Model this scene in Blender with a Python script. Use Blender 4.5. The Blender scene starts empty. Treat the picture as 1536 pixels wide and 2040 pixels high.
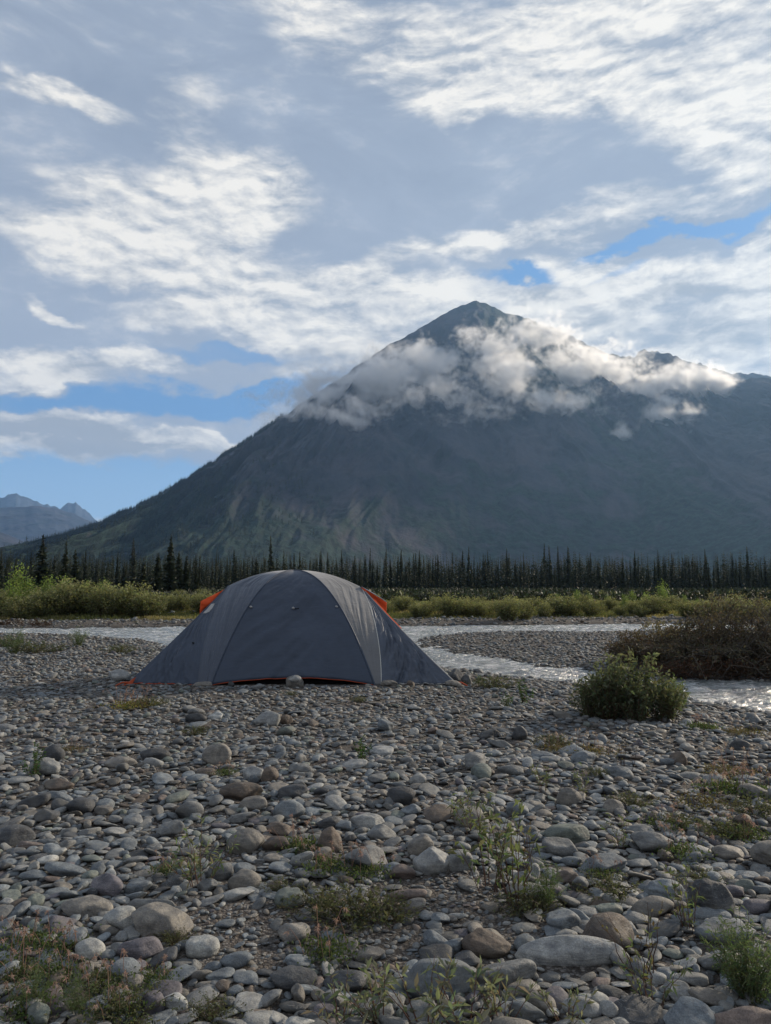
import bpy, math, random
import numpy as np
from mathutils import Vector, Matrix

# ------------------------------------------------------------------ camera
SC = bpy.context.scene
COL = SC.collection
F = 1474.0            # focal length in photo pixels (25 mm equivalent, long side 2040)
PITCH = math.radians(6.0)
CAMZ = 1.05
cam_data = bpy.data.cameras.new('camera')
cam = bpy.data.objects.new('camera', cam_data)
COL.objects.link(cam)
cam.location = (0, 0, CAMZ)
cam.rotation_euler = (math.radians(90) + PITCH, 0, 0)
cam_data.sensor_fit = 'VERTICAL'
cam_data.sensor_height = 34.6
cam_data.lens = 34.6 * F / 2040.0
cam_data.clip_start = 0.05
cam_data.clip_end = 60000
SC.camera = cam

# ------------------------------------------------------------------ light
SUN_AZ = math.radians(54)      # to the right of the view direction
SUN_EL = math.radians(21)
SUN_DIR = Vector((math.sin(SUN_AZ) * math.cos(SUN_EL), math.cos(SUN_AZ) * math.cos(SUN_EL), math.sin(SUN_EL)))
sl = bpy.data.lights.new('sun', 'SUN')
sl.energy = 5.0
sl.angle = math.radians(3.0)
sl.color = (1.0, 0.85, 0.66)
sun = bpy.data.objects.new('sun', sl)
COL.objects.link(sun)
sun.rotation_euler = SUN_DIR.to_track_quat('Z', 'Y').to_euler()
sun.location = (30, 20, 30)

SC.view_settings.view_transform = 'Standard'
SC.view_settings.look = 'None'
SC.view_settings.exposure = 0.34
SC.view_settings.gamma = 1.0
SC.render.engine = 'CYCLES'
SC.cycles.use_denoising = True
SC.cycles.max_bounces = 6
SC.cycles.diffuse_bounces = 2
SC.cycles.glossy_bounces = 2
SC.cycles.transmission_bounces = 2
SC.cycles.volume_bounces = 3
SC.cycles.volume_step_rate = 1.0
SC.cycles.volume_max_steps = 256
SC.cycles.transparent_max_bounces = 8


def ray(px, py):
    """world direction through a photo pixel, used to place things at real distances"""
    dx = (px - 768) / F
    dy = (1020 - py) / F
    return (dx, math.cos(PITCH) - dy * math.sin(PITCH), math.sin(PITCH) + dy * math.cos(PITCH))


def at(px, py, z=0.0):
    d = ray(px, py)
    t = (z - CAMZ) / d[2]
    return (d[0] * t, d[1] * t)


def azel(px, py):
    d = ray(px, py)
    return math.atan2(d[0], d[1]), d[2] / math.hypot(d[0], d[1])


def to_px(x, y, z):
    fy = y * math.cos(PITCH) + (z - CAMZ) * math.sin(PITCH)
    uy = -y * math.sin(PITCH) + (z - CAMZ) * math.cos(PITCH)
    return 768 + F * x / fy, 1020 - F * uy / fy


# ------------------------------------------------------------------ node helpers
class NT:
    def __init__(self, tree):
        self.t = tree
        self.n = tree.nodes
        self.l = tree.links

    def new(self, kind, **kw):
        nd = self.n.new(kind)
        for k, v in kw.items():
            setattr(nd, k, v)
        return nd

    def put(self, sock, v):
        if isinstance(v, bpy.types.NodeSocket):
            self.l.new(v, sock)
        elif v is not None:
            sock.default_value = v

    def math(self, op, a, b=None, c=None, clamp=False):
        nd = self.new('ShaderNodeMath', operation=op, use_clamp=clamp)
        for i, v in enumerate((a, b, c)):
            if v is not None:
                self.put(nd.inputs[i], v)
        return nd.outputs[0]

    def vmath(self, op, a, b=None, scale=None):
        nd = self.new('ShaderNodeVectorMath', operation=op)
        self.put(nd.inputs[0], a)
        if b is not None:
            self.put(nd.inputs[1], b)
        if scale is not None:
            self.put(nd.inputs[3], scale)
        return nd.outputs['Value'] if op in ('LENGTH', 'DOT_PRODUCT', 'DISTANCE') else nd.outputs[0]

    def noise(self, vec, scale, detail=4, rough=0.5, dist=0.0, lac=2.0, col=False):
        nd = self.new('ShaderNodeTexNoise')
        self.put(nd.inputs['Vector'], vec)
        self.put(nd.inputs['Scale'], scale)
        nd.inputs['Detail'].default_value = detail
        nd.inputs['Roughness'].default_value = rough
        nd.inputs['Lacunarity'].default_value = lac
        nd.inputs['Distortion'].default_value = dist
        return nd.outputs['Color' if col else 0]

    def voro(self, vec, scale, feature='F1', out='Distance', rnd=1.0):
        nd = self.new('ShaderNodeTexVoronoi', feature=feature)
        self.put(nd.inputs['Vector'], vec)
        nd.inputs['Scale'].default_value = scale
        nd.inputs['Randomness'].default_value = rnd
        return nd.outputs[out]

    def rng(self, v, a, b, c=0.0, d=1.0, smooth=False):
        nd = self.new('ShaderNodeMapRange')
        if smooth:
            nd.interpolation_type = 'SMOOTHSTEP'
        self.put(nd.inputs[0], v)
        for i, q in enumerate((a, b, c, d)):
            self.put(nd.inputs[i + 1], q)
        return nd.outputs[0]

    def mix(self, f, a, b, mode='MIX'):
        nd = self.new('ShaderNodeMix', data_type='RGBA', blend_type=mode)
        self.put(nd.inputs[0], f)
        for s, v in ((nd.inputs[6], a), (nd.inputs[7], b)):
            if isinstance(v, (tuple, list)) and len(v) == 3:
                v = (*v, 1)
            self.put(s, v)
        return nd.outputs[2]

    def mapping(self, vec, loc=(0, 0, 0), rot=(0, 0, 0), scale=(1, 1, 1), kind='POINT'):
        nd = self.new('ShaderNodeMapping', vector_type=kind)
        self.put(nd.inputs[0], vec)
        nd.inputs['Location'].default_value = loc
        nd.inputs['Rotation'].default_value = rot
        nd.inputs['Scale'].default_value = scale
        return nd.outputs[0]

    def bump(self, h, strength=0.5, dist=0.01, normal=None):
        nd = self.new('ShaderNodeBump')
        nd.inputs['Strength'].default_value = strength
        nd.inputs['Distance'].default_value = dist
        self.put(nd.inputs['Height'], h)
        if normal is not None:
            self.put(nd.inputs['Normal'], normal)
        return nd.outputs[0]


# ------------------------------------------------------------------ sky
world = bpy.data.worlds.new('World')
SC.world = world
world.use_nodes = True
W = NT(world.node_tree)
W.n.clear()
SKYS = 0.10
sky = W.new('ShaderNodeTexSky', sky_type='NISHITA')
sky.sun_disc = False
sky.sun_elevation = SUN_EL
sky.sun_rotation = SUN_AZ
sky.air_density = 1.0
sky.dust_density = 0.6
sky.ozone_density = 2.2
sky.altitude = 300
tc = W.new('ShaderNodeTexCoord')
sep = W.new('ShaderNodeSeparateXYZ')
W.l.new(tc.outputs['Generated'], sep.inputs[0])
X, Y, Z = sep.outputs
az = W.math('ARCTAN2', X, Y)
hyp = W.math('SQRT', W.math('ADD', W.math('MULTIPLY', X, X), W.math('MULTIPLY', Y, Y)))
el = W.math('DIVIDE', Z, W.math('MAXIMUM', hyp, 0.02))
elc = W.math('MINIMUM', el, 6.0)
cmb = W.new('ShaderNodeCombineXYZ')
W.l.new(az, cmb.inputs[0]); W.l.new(elc, cmb.inputs[1])
Q = cmb.outputs[0]
# ragged edges: the layout is read through a warped direction
wn = W.noise(W.mapping(Q, scale=(1, 1.7, 1)), 5.0, 5, 0.55, col=True)
warp = W.vmath('SCALE', W.vmath('SUBTRACT', wn, (0.5, 0.5, 0.5)), scale=0.15)
QW = W.vmath('ADD', Q, warp)
wn2 = W.noise(W.mapping(Q, scale=(1, 1.5, 1)), 22.0, 5, 0.6, col=True)
QW = W.vmath('ADD', QW, W.vmath('SCALE', W.vmath('SUBTRACT', wn2, (0.5, 0.5, 0.5)), scale=0.035))


def blob(px, py, rx, ry, rot=0.0, amp=1.0, src=None):
    """soft ellipse of cloud cover round one direction of the sky"""
    a, e = azel(px, py)
    v = W.mapping(src or QW, loc=(a, e, 0), rot=(0, 0, math.radians(rot)), scale=(rx / F, ry / F, 1), kind='TEXTURE')
    g = W.vmath('LENGTH', v)
    s = W.rng(g, 1.25, 0.35, 0.0, amp, smooth=True)
    return s


def fold(vals, op='ADD'):
    o = vals[0]
    for v in vals[1:]:
        o = W.math(op, o, v)
    return o


# textures of the cloud sheet
stre = W.mapping(Q, rot=(0, 0, math.radians(-14)), scale=(1, 2.0, 1))
n_big = W.noise(stre, 3.0, 6, 0.55, 0.4)
n_mid = W.noise(stre, 14.0, 7, 0.6, 0.25)
n_rip = W.noise(W.mapping(Q, loc=(3, 1, 0), rot=(0, 0, math.radians(18)), scale=(1, 2.4, 1)), 30.0, 5, 0.6, 0.6)
# relief: the same noise read a little towards the sun
n_sun = W.noise(W.vmath('ADD', stre, (0.012, 0.020, 0)), 14.0, 7, 0.6, 0.25)
relief = W.math('SUBTRACT', n_mid, n_sun)

white_b = [
    blob(1250, 60, 520, 170, 6), blob(1080, 190, 330, 75, -6), blob(1500, 200, 260, 120, -14), blob(720, 60, 330, 110, -20, 0.8),
    blob(900, 240, 120, 40, -12, 0.7), blob(1500, 300, 140, 45, -20, 0.9),
    blob(330, 400, 300, 120, 12), blob(470, 390, 170, 120, 0, 0.9), blob(180, 490, 260, 60, -4, 0.9), blob(400, 520, 260, 50, 2, 0.9),
    blob(360, 240, 120, 110, -60, 0.6),
    blob(130, 205, 130, 34, -4, 1.1), blob(90, 592, 60, 18, -20, 0.9),
    blob(620, 590, 330, 55, 0), blob(700, 640, 290, 60, 8, 0.9), blob(420, 620, 200, 40, 0, .8), blob(650, 740, 180, 60, 20, 0.7),
    blob(150, 705, 290, 32, 2), blob(60, 745, 150, 22, 6, 0.9),
    blob(120, 860, 290, 52, -3, 1.5), blob(330, 888, 280, 30, -5, 1.4), blob(90, 915, 160, 30, 0, 1.0),
    blob(980, 480, 380, 44, 14, 0.9), blob(1330, 405, 280, 36, 10, 0.8),
    blob(1150, 520, 130, 36, -6, 1.1), blob(1420, 520, 250, 52, 8, 1.15), blob(1480, 450, 60, 16, 10, 0.9),
    blob(1330, 640, 330, 110, 0, 0.95), blob(1120, 600, 170, 50, 0, 0.7), blob(1500, 720, 160, 70, 0, 0.8),
    blob(80, 985, 130, 22, 0, 0.8), blob(215, 1022, 50, 20, 20, 0.7), blob(560, 860, 60, 30, 40, .3),
]
gap_b = [
    blob(430, 790, 300, 40, 4, 1.2), blob(60, 790, 130, 24, 0, .8), blob(260, 985, 420, 60, -6, 1.3), blob(60, 1010, 300, 60, 0, 1.0),
    blob(470, 700, 140, 20, 0, 0.6), blob(1330, 458, 220, 24, 8, 1.2), blob(1050, 545, 120, 20, 4, 1.1), blob(1250, 548, 70, 26, 10, 1.0),
    blob(560, 770, 110, 24, 10, 0.7),
]
gap = fold(gap_b)
# beyond the frame the same broken cover carries on
azabs = W.math('ABSOLUTE', az)
outside = W.math('MAXIMUM', W.rng(azabs, 0.62, 0.9), W.rng(elc, 0.95, 1.3))
n_lo = W.noise(stre, 4.2, 8, 0.58, 0.6)
cover = W.math('ADD', fold(white_b), W.math('MULTIPLY', outside, W.rng(n_big, 0.42, 0.62, 0, 1.0)))
cover = W.math('MINIMUM', cover, 1.30)
cover = W.math('SUBTRACT', cover, W.math('MULTIPLY', gap, 0.35))
detail = W.math('ADD', W.math('MULTIPLY', W.math('SUBTRACT', n_lo, 0.5), 2.1), W.math('MULTIPLY', W.math('SUBTRACT', n_mid, 0.5), 0.8))
detail = W.math('ADD', detail, W.math('MULTIPLY', W.math('SUBTRACT', n_rip, 0.5), 0.25))
fld = W.math('ADD', cover, detail)
a_white = W.rng(fld, 0.0, 1.05, smooth=True)
gapf = W.math('ADD', gap, W.math('MULTIPLY', W.math('SUBTRACT', n_lo, 0.5), 1.0))
a_gap = W.rng(gapf, 0.02, 0.95, smooth=True)

# colours of the cloud (relative to the background strength)
k = 1.0 / SKYS
def sc(c, m=1.0):
    return (c[0] * k * m, c[1] * k * m, c[2] * k * m)
sheet = W.mix(W.rng(n_lo, 0.3, 0.7), sc((0.215, 0.258, 0.335)), sc((0.30, 0.345, 0.425)))
sheet = W.mix(W.rng(elc, 0.75, 0.25, 0, .6), sheet, sc((0.34, 0.385, 0.465)))
lit_t = W.math('ADD', W.rng(n_lo, 0.32, 0.64, 0.22, 0.95), W.math('MULTIPLY', relief, 3.2))
lit_t = W.math('ADD', lit_t, W.math('MULTIPLY', W.math('SUBTRACT', n_rip, 0.5), 0.30), clamp=True)
lit_t = W.math('MULTIPLY', lit_t, W.rng(fld, 0.3, 1.2, 0.85, 1.0))
wcol = W.mix(lit_t, sc((0.33, 0.36, 0.41)), sc((0.78, 0.745, 0.685)))
dark_b = [blob(240, 748, 160, 22, 0, 0.8), blob(130, 878, 170, 44, 0, 1.3), blob(300, 905, 190, 18, -4, 0.7), blob(30, 915, 60, 26, 0, 0.8), blob(570, 715, 190, 45, 10, 0.7),
          blob(1080, 578, 150, 30, 0, 1.1), blob(1340, 590, 240, 30, 0, 0.7), blob(1420, 660, 150, 50, 0, 0.75), blob(700, 690, 90, 40, 0, .5), blob(1240, 650, 60, 30, 0, .5), blob(640, 770, 120, 40, 20, 0.6)]
dk = W.math('MULTIPLY', fold(dark_b), W.rng(W.math('ADD', W.math('MULTIPLY', n_mid, .5), W.math('MULTIPLY', n_lo, .5)), 0.60, 0.44, 0.2, 1.3))
wcol = W.mix(W.math('MINIMUM', dk, 0.95), wcol, sc((0.30, 0.325, 0.365)))
clear = W.mix(0.80, sky.outputs[0], sc((0.10, 0.25, 0.50)))
clear = W.mix(W.rng(elc, 0.22, 0.05), clear, sc((0.36, 0.55, 0.75)))
base = W.mix(a_gap, sheet, clear)
skycol = W.mix(a_white, base, wcol)
hor = W.rng(elc, 0.0, -0.06)
skycol = W.mix(hor, skycol, sc((0.16, 0.17, 0.17)))
bg = W.new('ShaderNodeBackground')
W.l.new(skycol, bg.inputs[0])
bg.inputs[1].default_value = SKYS
wo = W.new('ShaderNodeOutputWorld')
W.l.new(bg.outputs[0], wo.inputs[0])
world.cycles.sampling_method = 'MANUAL'
world.cycles.sample_map_resolution = 512


# ------------------------------------------------------------------ numpy helpers
rs = np.random.RandomState(7)
random.seed(7)


def vnoise(x, y, seed=0):
    """smooth 2-D value noise in 0..1"""
    xi = np.floor(x).astype(np.int64); yi = np.floor(y).astype(np.int64)
    fx = x - xi; fy = y - yi
    fx = fx * fx * (3 - 2 * fx); fy = fy * fy * (3 - 2 * fy)

    def h(a, b):
        n = (a * 374761393 + b * 668265263 + seed * 1442695041) & 0xffffffff
        n = ((n ^ (n >> 13)) * 1274126177) & 0xffffffff
        n = n ^ (n >> 16)
        return (n & 0xffffff) / float(0xffffff)
    a = h(xi, yi); b = h(xi + 1, yi); c = h(xi, yi + 1); d = h(xi + 1, yi + 1)
    return (a * (1 - fx) + b * fx) * (1 - fy) + (c * (1 - fx) + d * fx) * fy


def fbm(x, y, octaves=5, seed=0, gain=0.5, ridged=False):
    t = np.zeros_like(x, dtype=float); amp = 1.0; tot = 0
    for o in range(octaves):
        n = vnoise(x * 2 ** o + 17.3 * o, y * 2 ** o + 5.1 * o, seed + o)
        if ridged:
            n = 1 - np.abs(2 * n - 1)
        t += n * amp; tot += amp; amp *= gain
    return t / tot


def sstep(a, b, x):
    t = np.clip((x - a) / (b - a), 0, 1)
    return t * t * (3 - 2 * t)


def fast_mesh(name, V, T, smooth=True, attrs=None, uv=None):
    V = np.ascontiguousarray(V, dtype=np.float32); T = np.ascontiguousarray(T, dtype=np.int32)
    k = T.shape[1]
    me = bpy.data.meshes.new(name)
    me.vertices.add(len(V)); me.vertices.foreach_set('co', V.ravel())
    me.loops.add(T.size); me.loops.foreach_set('vertex_index', T.ravel())
    me.polygons.add(len(T))
    me.polygons.foreach_set('loop_start', np.arange(0, T.size, k, dtype=np.int32))
    me.polygons.foreach_set('use_smooth', np.full(len(T), smooth, dtype=bool))
    me.update(calc_edges=True)
    for an, (kind, data) in (attrs or {}).items():
        at_ = me.attributes.new(an, kind, 'POINT')
        data = np.ascontiguousarray(data, dtype=np.float32)
        if kind == 'FLOAT_COLOR':
            at_.data.foreach_set('color', np.hstack([data, np.ones((len(data), 1), np.float32)]).ravel() if data.shape[1] == 3 else data.ravel())
        else:
            at_.data.foreach_set('value', data.ravel())
    if uv is not None:
        u = me.uv_layers.new(name='UVMap')
        u.data.foreach_set('uv', np.ascontiguousarray(uv[T.ravel()], dtype=np.float32).ravel())
    return me


def link(name, me, mat=None, parent=None, loc=None):
    o = bpy.data.objects.new(name, me)
    COL.objects.link(o)
    if mat is not None and me is not None and len(me.materials) == 0:
        me.materials.append(mat)
    if parent is not None:
        o.parent = parent
    if loc is not None:
        o.location = loc
    return o


def tag(o, label=None, cat=None, group=None, kind=None):
    if label: o['label'] = label
    if cat: o['category'] = cat
    if group: o['group'] = group
    if kind: o['kind'] = kind
    return o


def empty(name, loc=(0, 0, 0), rz=0.0):
    o = bpy.data.objects.new(name, None)
    o.empty_display_size = 0.1
    COL.objects.link(o)
    o.location = loc; o.rotation_euler = (0, 0, rz)
    return o


def copy_tree(o, parent=None):
    c = o.copy(); COL.objects.link(c)
    if parent is not None:
        c.parent = parent
    for ch in list(o.children):
        copy_tree(ch, c)
    return c


def grid_tris(nr, nc):
    i = np.arange((nr - 1) * (nc - 1))
    r = i // (nc - 1); c = i % (nc - 1)
    a = r * nc + c
    return np.stack([a, a + 1, a + nc + 1, a + nc], 1)


def tubes(paths, sides=4):
    """paths: list of (points Nx3, radii N); returns verts, quads of all the tubes of one part"""
    VV, FF, off = [], [], 0
    for P, R in paths:
        P = np.asarray(P, float); R = np.asarray(R, float); n = len(P)
        T = np.gradient(P, axis=0); T /= (np.linalg.norm(T, axis=1)[:, None] + 1e-9)
        ref = np.array([0, 0, 1.0]) if abs(T[0][2]) < 0.9 else np.array([1.0, 0, 0])
        A = np.cross(T, ref); A /= (np.linalg.norm(A, axis=1)[:, None] + 1e-9)
        B = np.cross(T, A)
        an = np.linspace(0, 2 * np.pi, sides, endpoint=False)
        V = P[:, None, :] + R[:, None, None] * (np.cos(an)[None, :, None] * A[:, None, :] + np.sin(an)[None, :, None] * B[:, None, :])
        VV.append(V.reshape(-1, 3))
        for i in range(n - 1):
            for j in range(sides):
                a = off + i * sides + j; b = off + i * sides + (j + 1) % sides
                FF.append((a, b, b + sides, a + sides))
        off += n * sides
    return np.vstack(VV), np.array(FF)


def leaf_arrays(P, D, L, Wd, up=None, fold_=0.25, colr=None, rng=None):
    """many small pointed leaves: P base, D direction, L length, Wd width"""
    rng = rng or rs
    n = len(P)
    D = D / (np.linalg.norm(D, axis=1)[:, None] + 1e-9)
    R = rng.normal(size=(n, 3)) if up is None else up + rng.normal(size=(n, 3)) * 0.5
    S = np.cross(D, R); S /= (np.linalg.norm(S, axis=1)[:, None] + 1e-9)
    N = np.cross(S, D)
    L = L[:, None]; Wd = Wd[:, None]
    droop = np.array([0, 0, -1.0])[None] * L * 0.18
    v0 = P; v2 = P + D * L + droop
    m = P + D * L * 0.45 + N * Wd * fold_ * 0.6
    v1 = m + S * Wd * 0.5 - N * Wd * fold_; v3 = m - S * Wd * 0.5 - N * Wd * fold_
    V = np.stack([v0, v1, v2, v3], 1).reshape(-1, 3)
    b = np.arange(n) * 4
    T = np.concatenate([np.stack([b, b + 1, b + 2], 1), np.stack([b, b + 2, b + 3], 1)])
    C = np.repeat(colr, 4, axis=0) if colr is not None else None
    return V, T, C


def jitter_col(base, n, rng, v=0.25, h=0.12):
    c = np.array(base)[None] * (1 + rng.uniform(-v, v, (n, 1))) * (1 + rng.uniform(-h, h, (n, 3)))
    return np.clip(c, 0.002, 1)


# ------------------------------------------------------------------ materials
MATS = {}


def newmat(name):
    m = bpy.data.materials.new(name)
    m.use_nodes = True
    m.node_tree.nodes.clear()
    t = NT(m.node_tree)
    out = t.new('ShaderNodeOutputMaterial')
    MATS[name] = m
    return m, t, out


def princ(t, out, col, rough=0.7, spec=0.4, normal=None, **kw):
    p = t.new('ShaderNodeBsdfPrincipled')
    t.put(p.inputs['Base Color'], (*col, 1) if isinstance(col, tuple) and len(col) == 3 else col)
    t.put(p.inputs['Roughness'], rough)
    t.put(p.inputs['Specular IOR Level'], spec)
    if normal is not None:
        t.put(p.inputs['Normal'], normal)
    for a, b in kw.items():
        t.put(p.inputs[a], b)
    if out is not None:
        t.l.new(p.outputs[0], out.inputs[0])
    return p


def mat_leaf(name, rough=0.5, trans=0.35, tcol=(1.25, 1.35, 0.6), spec=0.35):
    m, t, out = newmat(name)
    a = t.new('ShaderNodeAttribute', attribute_name='tint')
    p = princ(t, None, a.outputs['Color'], rough, spec)
    tr = t.new('ShaderNodeBsdfTranslucent')
    t.l.new(t.mix(1.0, a.outputs['Color'], tcol, 'MULTIPLY'), tr.inputs[0])
    mx = t.new('ShaderNodeMixShader')
    mx.inputs[0].default_value = trans
    t.l.new(p.outputs[0], mx.inputs[1]); t.l.new(tr.outputs[0], mx.inputs[2])
    t.l.new(mx.outputs[0], out.inputs[0])
    return m


def mat_tint(name, rough=0.85, spec=0.2, nscale=40.0, bump=0.3, bdist=0.004):
    m, t, out = newmat(name)
    a = t.new('ShaderNodeAttribute', attribute_name='tint')
    g = t.new('ShaderNodeTexCoord').outputs['Object']
    n = t.noise(g, nscale, 5, 0.6)
    c = t.mix(1.0, a.outputs['Color'], t.mix(n, (0.65, 0.65, 0.65), (1.3, 1.3, 1.3)), 'MULTIPLY')
    princ(t, out, c, rough, spec, t.bump(n, bump, bdist))
    return m


M_LEAF = mat_leaf('leaf', 0.55, 0.45, (1.35, 1.35, 0.85), 0.25)
M_NEEDLE = mat_leaf('needles', 0.6, 0.12, (1.1, 1.2, 0.7), 0.25)
M_DRY = mat_leaf('dry_leaf', 0.7, 0.3, (1.2, 1.0, 0.7), 0.2)
M_BARK = mat_tint('bark')
M_STRAW = mat_leaf('straw', 0.7, 0.4, (1.2, 1.1, 0.9), 0.2)

# stone: colour of each stone in the 'tint' attribute, veins and speckle from noise
m, t, out = newmat('river_stone'); M_STONE = m
a = t.new('ShaderNodeAttribute', attribute_name='tint').outputs['Color']
sh = t.new('ShaderNodeAttribute', attribute_name='shift').outputs['Vector']
geo = t.new('ShaderNodeNewGeometry').outputs['Position']
pos = t.vmath('ADD', geo, sh)
n1 = t.noise(pos, 28, 7, 0.65)
n2 = t.noise(t.mapping(pos, rot=(0.5, 0.3, 0), scale=(0.5, 0.5, 4.5)), 22, 4, 0.6, 0.6)
n3 = t.noise(pos, 260, 4, 0.7)
a = t.mix(1.0, a, (0.90, 0.92, 0.94), 'MULTIPLY')
c = t.mix(1.0, a, t.mix(t.rng(n1, 0.3, 0.7), (0.50, 0.51, 0.54), (1.32, 1.29, 1.22)), 'MULTIPLY')
c = t.mix(1.0, c, t.mix(t.rng(n2, 0.35, 0.65), (0.80, 0.80, 0.82), (1.16, 1.15, 1.14)), 'MULTIPLY')
c = t.mix(1.0, c, t.mix(t.rng(n3, 0.35, 0.68), (0.72, 0.72, 0.72), (1.22, 1.22, 1.22)), 'MULTIPLY')
vein = t.rng(t.math('ABSOLUTE', t.math('SUBTRACT', n2, 0.53)), 0.0, 0.008, 0.35, 0.0)
c = t.mix(t.math('MULTIPLY', vein, t.rng(t.noise(pos, 3, 2), 0.52, 0.58)), c, (0.5, 0.49, 0.46))
sil = t.rng(t.noise(pos, 9, 5, 0.6), 0.54, 0.70, 0.0, 0.55)          # dried silt and lichen
c = t.mix(sil, c, (0.13, 0.125, 0.11))
b = t.bump(n1, 0.8, 0.009); b = t.bump(n3, 0.5, 0.002, b); b = t.bump(n2, 0.5, 0.004, b)
princ(t, out, c, t.rng(n1, 0.3, 0.7, 0.55, 0.85), 0.32, b)

# ground: fine gravel and silt on the bars, soil and moss beyond
m, t, out = newmat('gravel_ground'); M_GROUND = m
g = t.new('ShaderNodeNewGeometry').outputs['Position']
veg = t.new('ShaderNodeAttribute', attribute_name='veg').outputs['Fac']
v1 = t.new('ShaderNodeTexVoronoi'); v1.inputs['Scale'].default_value = 85; t.l.new(g, v1.inputs['Vector'])
v2 = t.new('ShaderNodeTexVoronoi'); v2.inputs['Scale'].default_value = 210; t.l.new(g, v2.inputs['Vector'])
big = t.noise(g, 1.3, 4, 0.6)
fine = t.noise(g, 420, 3, 0.6)
r1 = t.new('ShaderNodeSeparateColor'); t.l.new(v1.outputs['Color'], r1.inputs[0])
r2 = t.new('ShaderNodeSeparateColor'); t.l.new(v2.outputs['Color'], r2.inputs[0])
c1 = t.mix(r1.outputs[0], (0.050, 0.045, 0.042), (0.20, 0.19, 0.18))
c2 = t.mix(r2.outputs[1], (0.045, 0.040, 0.036), (0.17, 0.15, 0.135))
c = t.mix(t.rng(t.noise(g, 7, 3), 0.45, 0.58), c1, c2)
c = t.mix(t.rng(v1.outputs['Distance'], 0.35, 0.75), c, (0.035, 0.030, 0.027))
c = t.mix(t.rng(big, 0.4, 0.7, 0, 0.5), c, (0.075, 0.066, 0.055))
vegc = t.mix(t.noise(g, 0.9, 5, 0.65), (0.045, 0.05, 0.02), (0.16, 0.145, 0.06))
c = t.mix(t.math('MULTIPLY', veg, 1.0, clamp=True), c, vegc)
c = t.mix(t.rng(veg, 1.0, 1.7), c, (0.016, 0.022, 0.012))
wet = t.new('ShaderNodeAttribute', attribute_name='wet').outputs['Fac']
c = t.mix(t.math('MULTIPLY', wet, 0.7), c, (0.018, 0.017, 0.015))
b = t.bump(t.rng(v1.outputs['Distance'], 0.0, 0.8, 1.0, 0.0), 0.9, 0.006)
b = t.bump(t.rng(v2.outputs['Distance'], 0.0, 0.8, 1.0, 0.0), 0.7, 0.003, b)
b = t.bump(fine, 0.4, 0.001, b)
princ(t, out, c, 0.9, t.rng(veg, 0, 1, 0.2, 0.0), b)

# glacial river water
m, t, out = newmat('river_water'); M_WATER = m
g = t.new('ShaderNodeNewGeometry').outputs['Position']
w1 = t.noise(t.mapping(g, rot=(0, 0, 0.35), scale=(1.0, 2.2, 1)), 7, 6, 0.65, 0.5)
w2 = t.noise(g, 30, 4, 0.6)
foam_glare = t.rng(t.noise(t.mapping(g, rot=(0, 0, 0.3), scale=(.45, 2.4, 1)), 6, 8, 0.68, 0.5), 0.48, 0.62, 0, 0.8)  # white caps, plus silvery sky reflection painted on as pale streaks
b = t.bump(w1, 1.0, 0.13); b = t.bump(w2, 0.8, 0.03, b)
c = t.mix(foam_glare, (0.20, 0.235, 0.245), (0.80, 0.81, 0.82))
princ(t, out, c, 0.20, 1.0, b, IOR=1.6)

# mountain rock
def mat_mountain(name, rock_a, rock_b, green, green_amt):
    m, t, out = newmat(name)
    uv = t.new('ShaderNodeUVMap').outputs[0]
    g = t.new('ShaderNodeNewGeometry').outputs['Position']
    gm = t.new('ShaderNodeAttribute', attribute_name='green').outputs['Fac']
    st = t.noise(t.mapping(uv, scale=(12, 3.4, 1)), 1.0, 9, 0.62, 1.6)
    st2 = t.noise(t.mapping(uv, scale=(42, 4.5, 1)), 1.0, 7, 0.6, 1.2)
    nn = t.noise(g, 0.012, 9, 0.65)
    n4 = t.noise(g, 0.055, 5, 0.7)
    n5 = t.noise(g, 0.0035, 5, 0.6, 0.6)
    c = t.mix(t.rng(st, 0.32, 0.66), rock_a, rock_b)
    c = t.mix(t.math('MULTIPLY', t.rng(st2, 0.60, 0.68, 0, 0.6), t.rng(nn, 0.45, 0.6)), c, tuple(min(1, q * 1.7) for q in rock_b))
    c = t.mix(t.rng(n5, 0.42, 0.60, 0.0, 0.75), c, tuple(q * w_ for q, w_ in zip(rock_b, (1.22, 1.05, 1.0))))
    c = t.mix(t.rng(n5, 0.50, 0.36, 0.0, 0.55), c, tuple(q * 0.55 for q in rock_a))
    gg = t.math('ADD', t.math('MULTIPLY', gm, green_amt), t.math('MULTIPLY', t.math('SUBTRACT', nn, 0.5), 2.6))
    gg = t.math('ADD', gg, t.math('MULTIPLY', t.math('SUBTRACT', st, 0.5), -1.1))
    gcol = t.mix(t.rng(n4, 0.4, 0.62), tuple(q * 0.45 for q in green), tuple(q * 1.25 for q in green))
    c = t.mix(t.rng(gg, 0.25, 0.75), c, gcol)
    c = t.mix(t.rng(n4, 0.3, 0.5, 0.35, 0), c, (0.02, 0.022, 0.02))
    b = t.bump(st, 0.5, 30); b = t.bump(nn, 0.5, 25, b); b = t.bump(n4, 0.5, 6, b)
    princ(t, out, c, 0.9, 0.1, b)
    return m


M_MOUNT = mat_mountain('mountain_rock', (0.028, 0.032, 0.046), (0.050, 0.051, 0.064), (0.018, 0.034, 0.027), 1.0)
M_FAR = mat_mountain('far_rock_hazed', (0.025, 0.042, 0.075), (0.060, 0.075, 0.105), (0.020, 0.040, 0.045), 0.6)  # blue of the distant haze is also put into this rock colour

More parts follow.
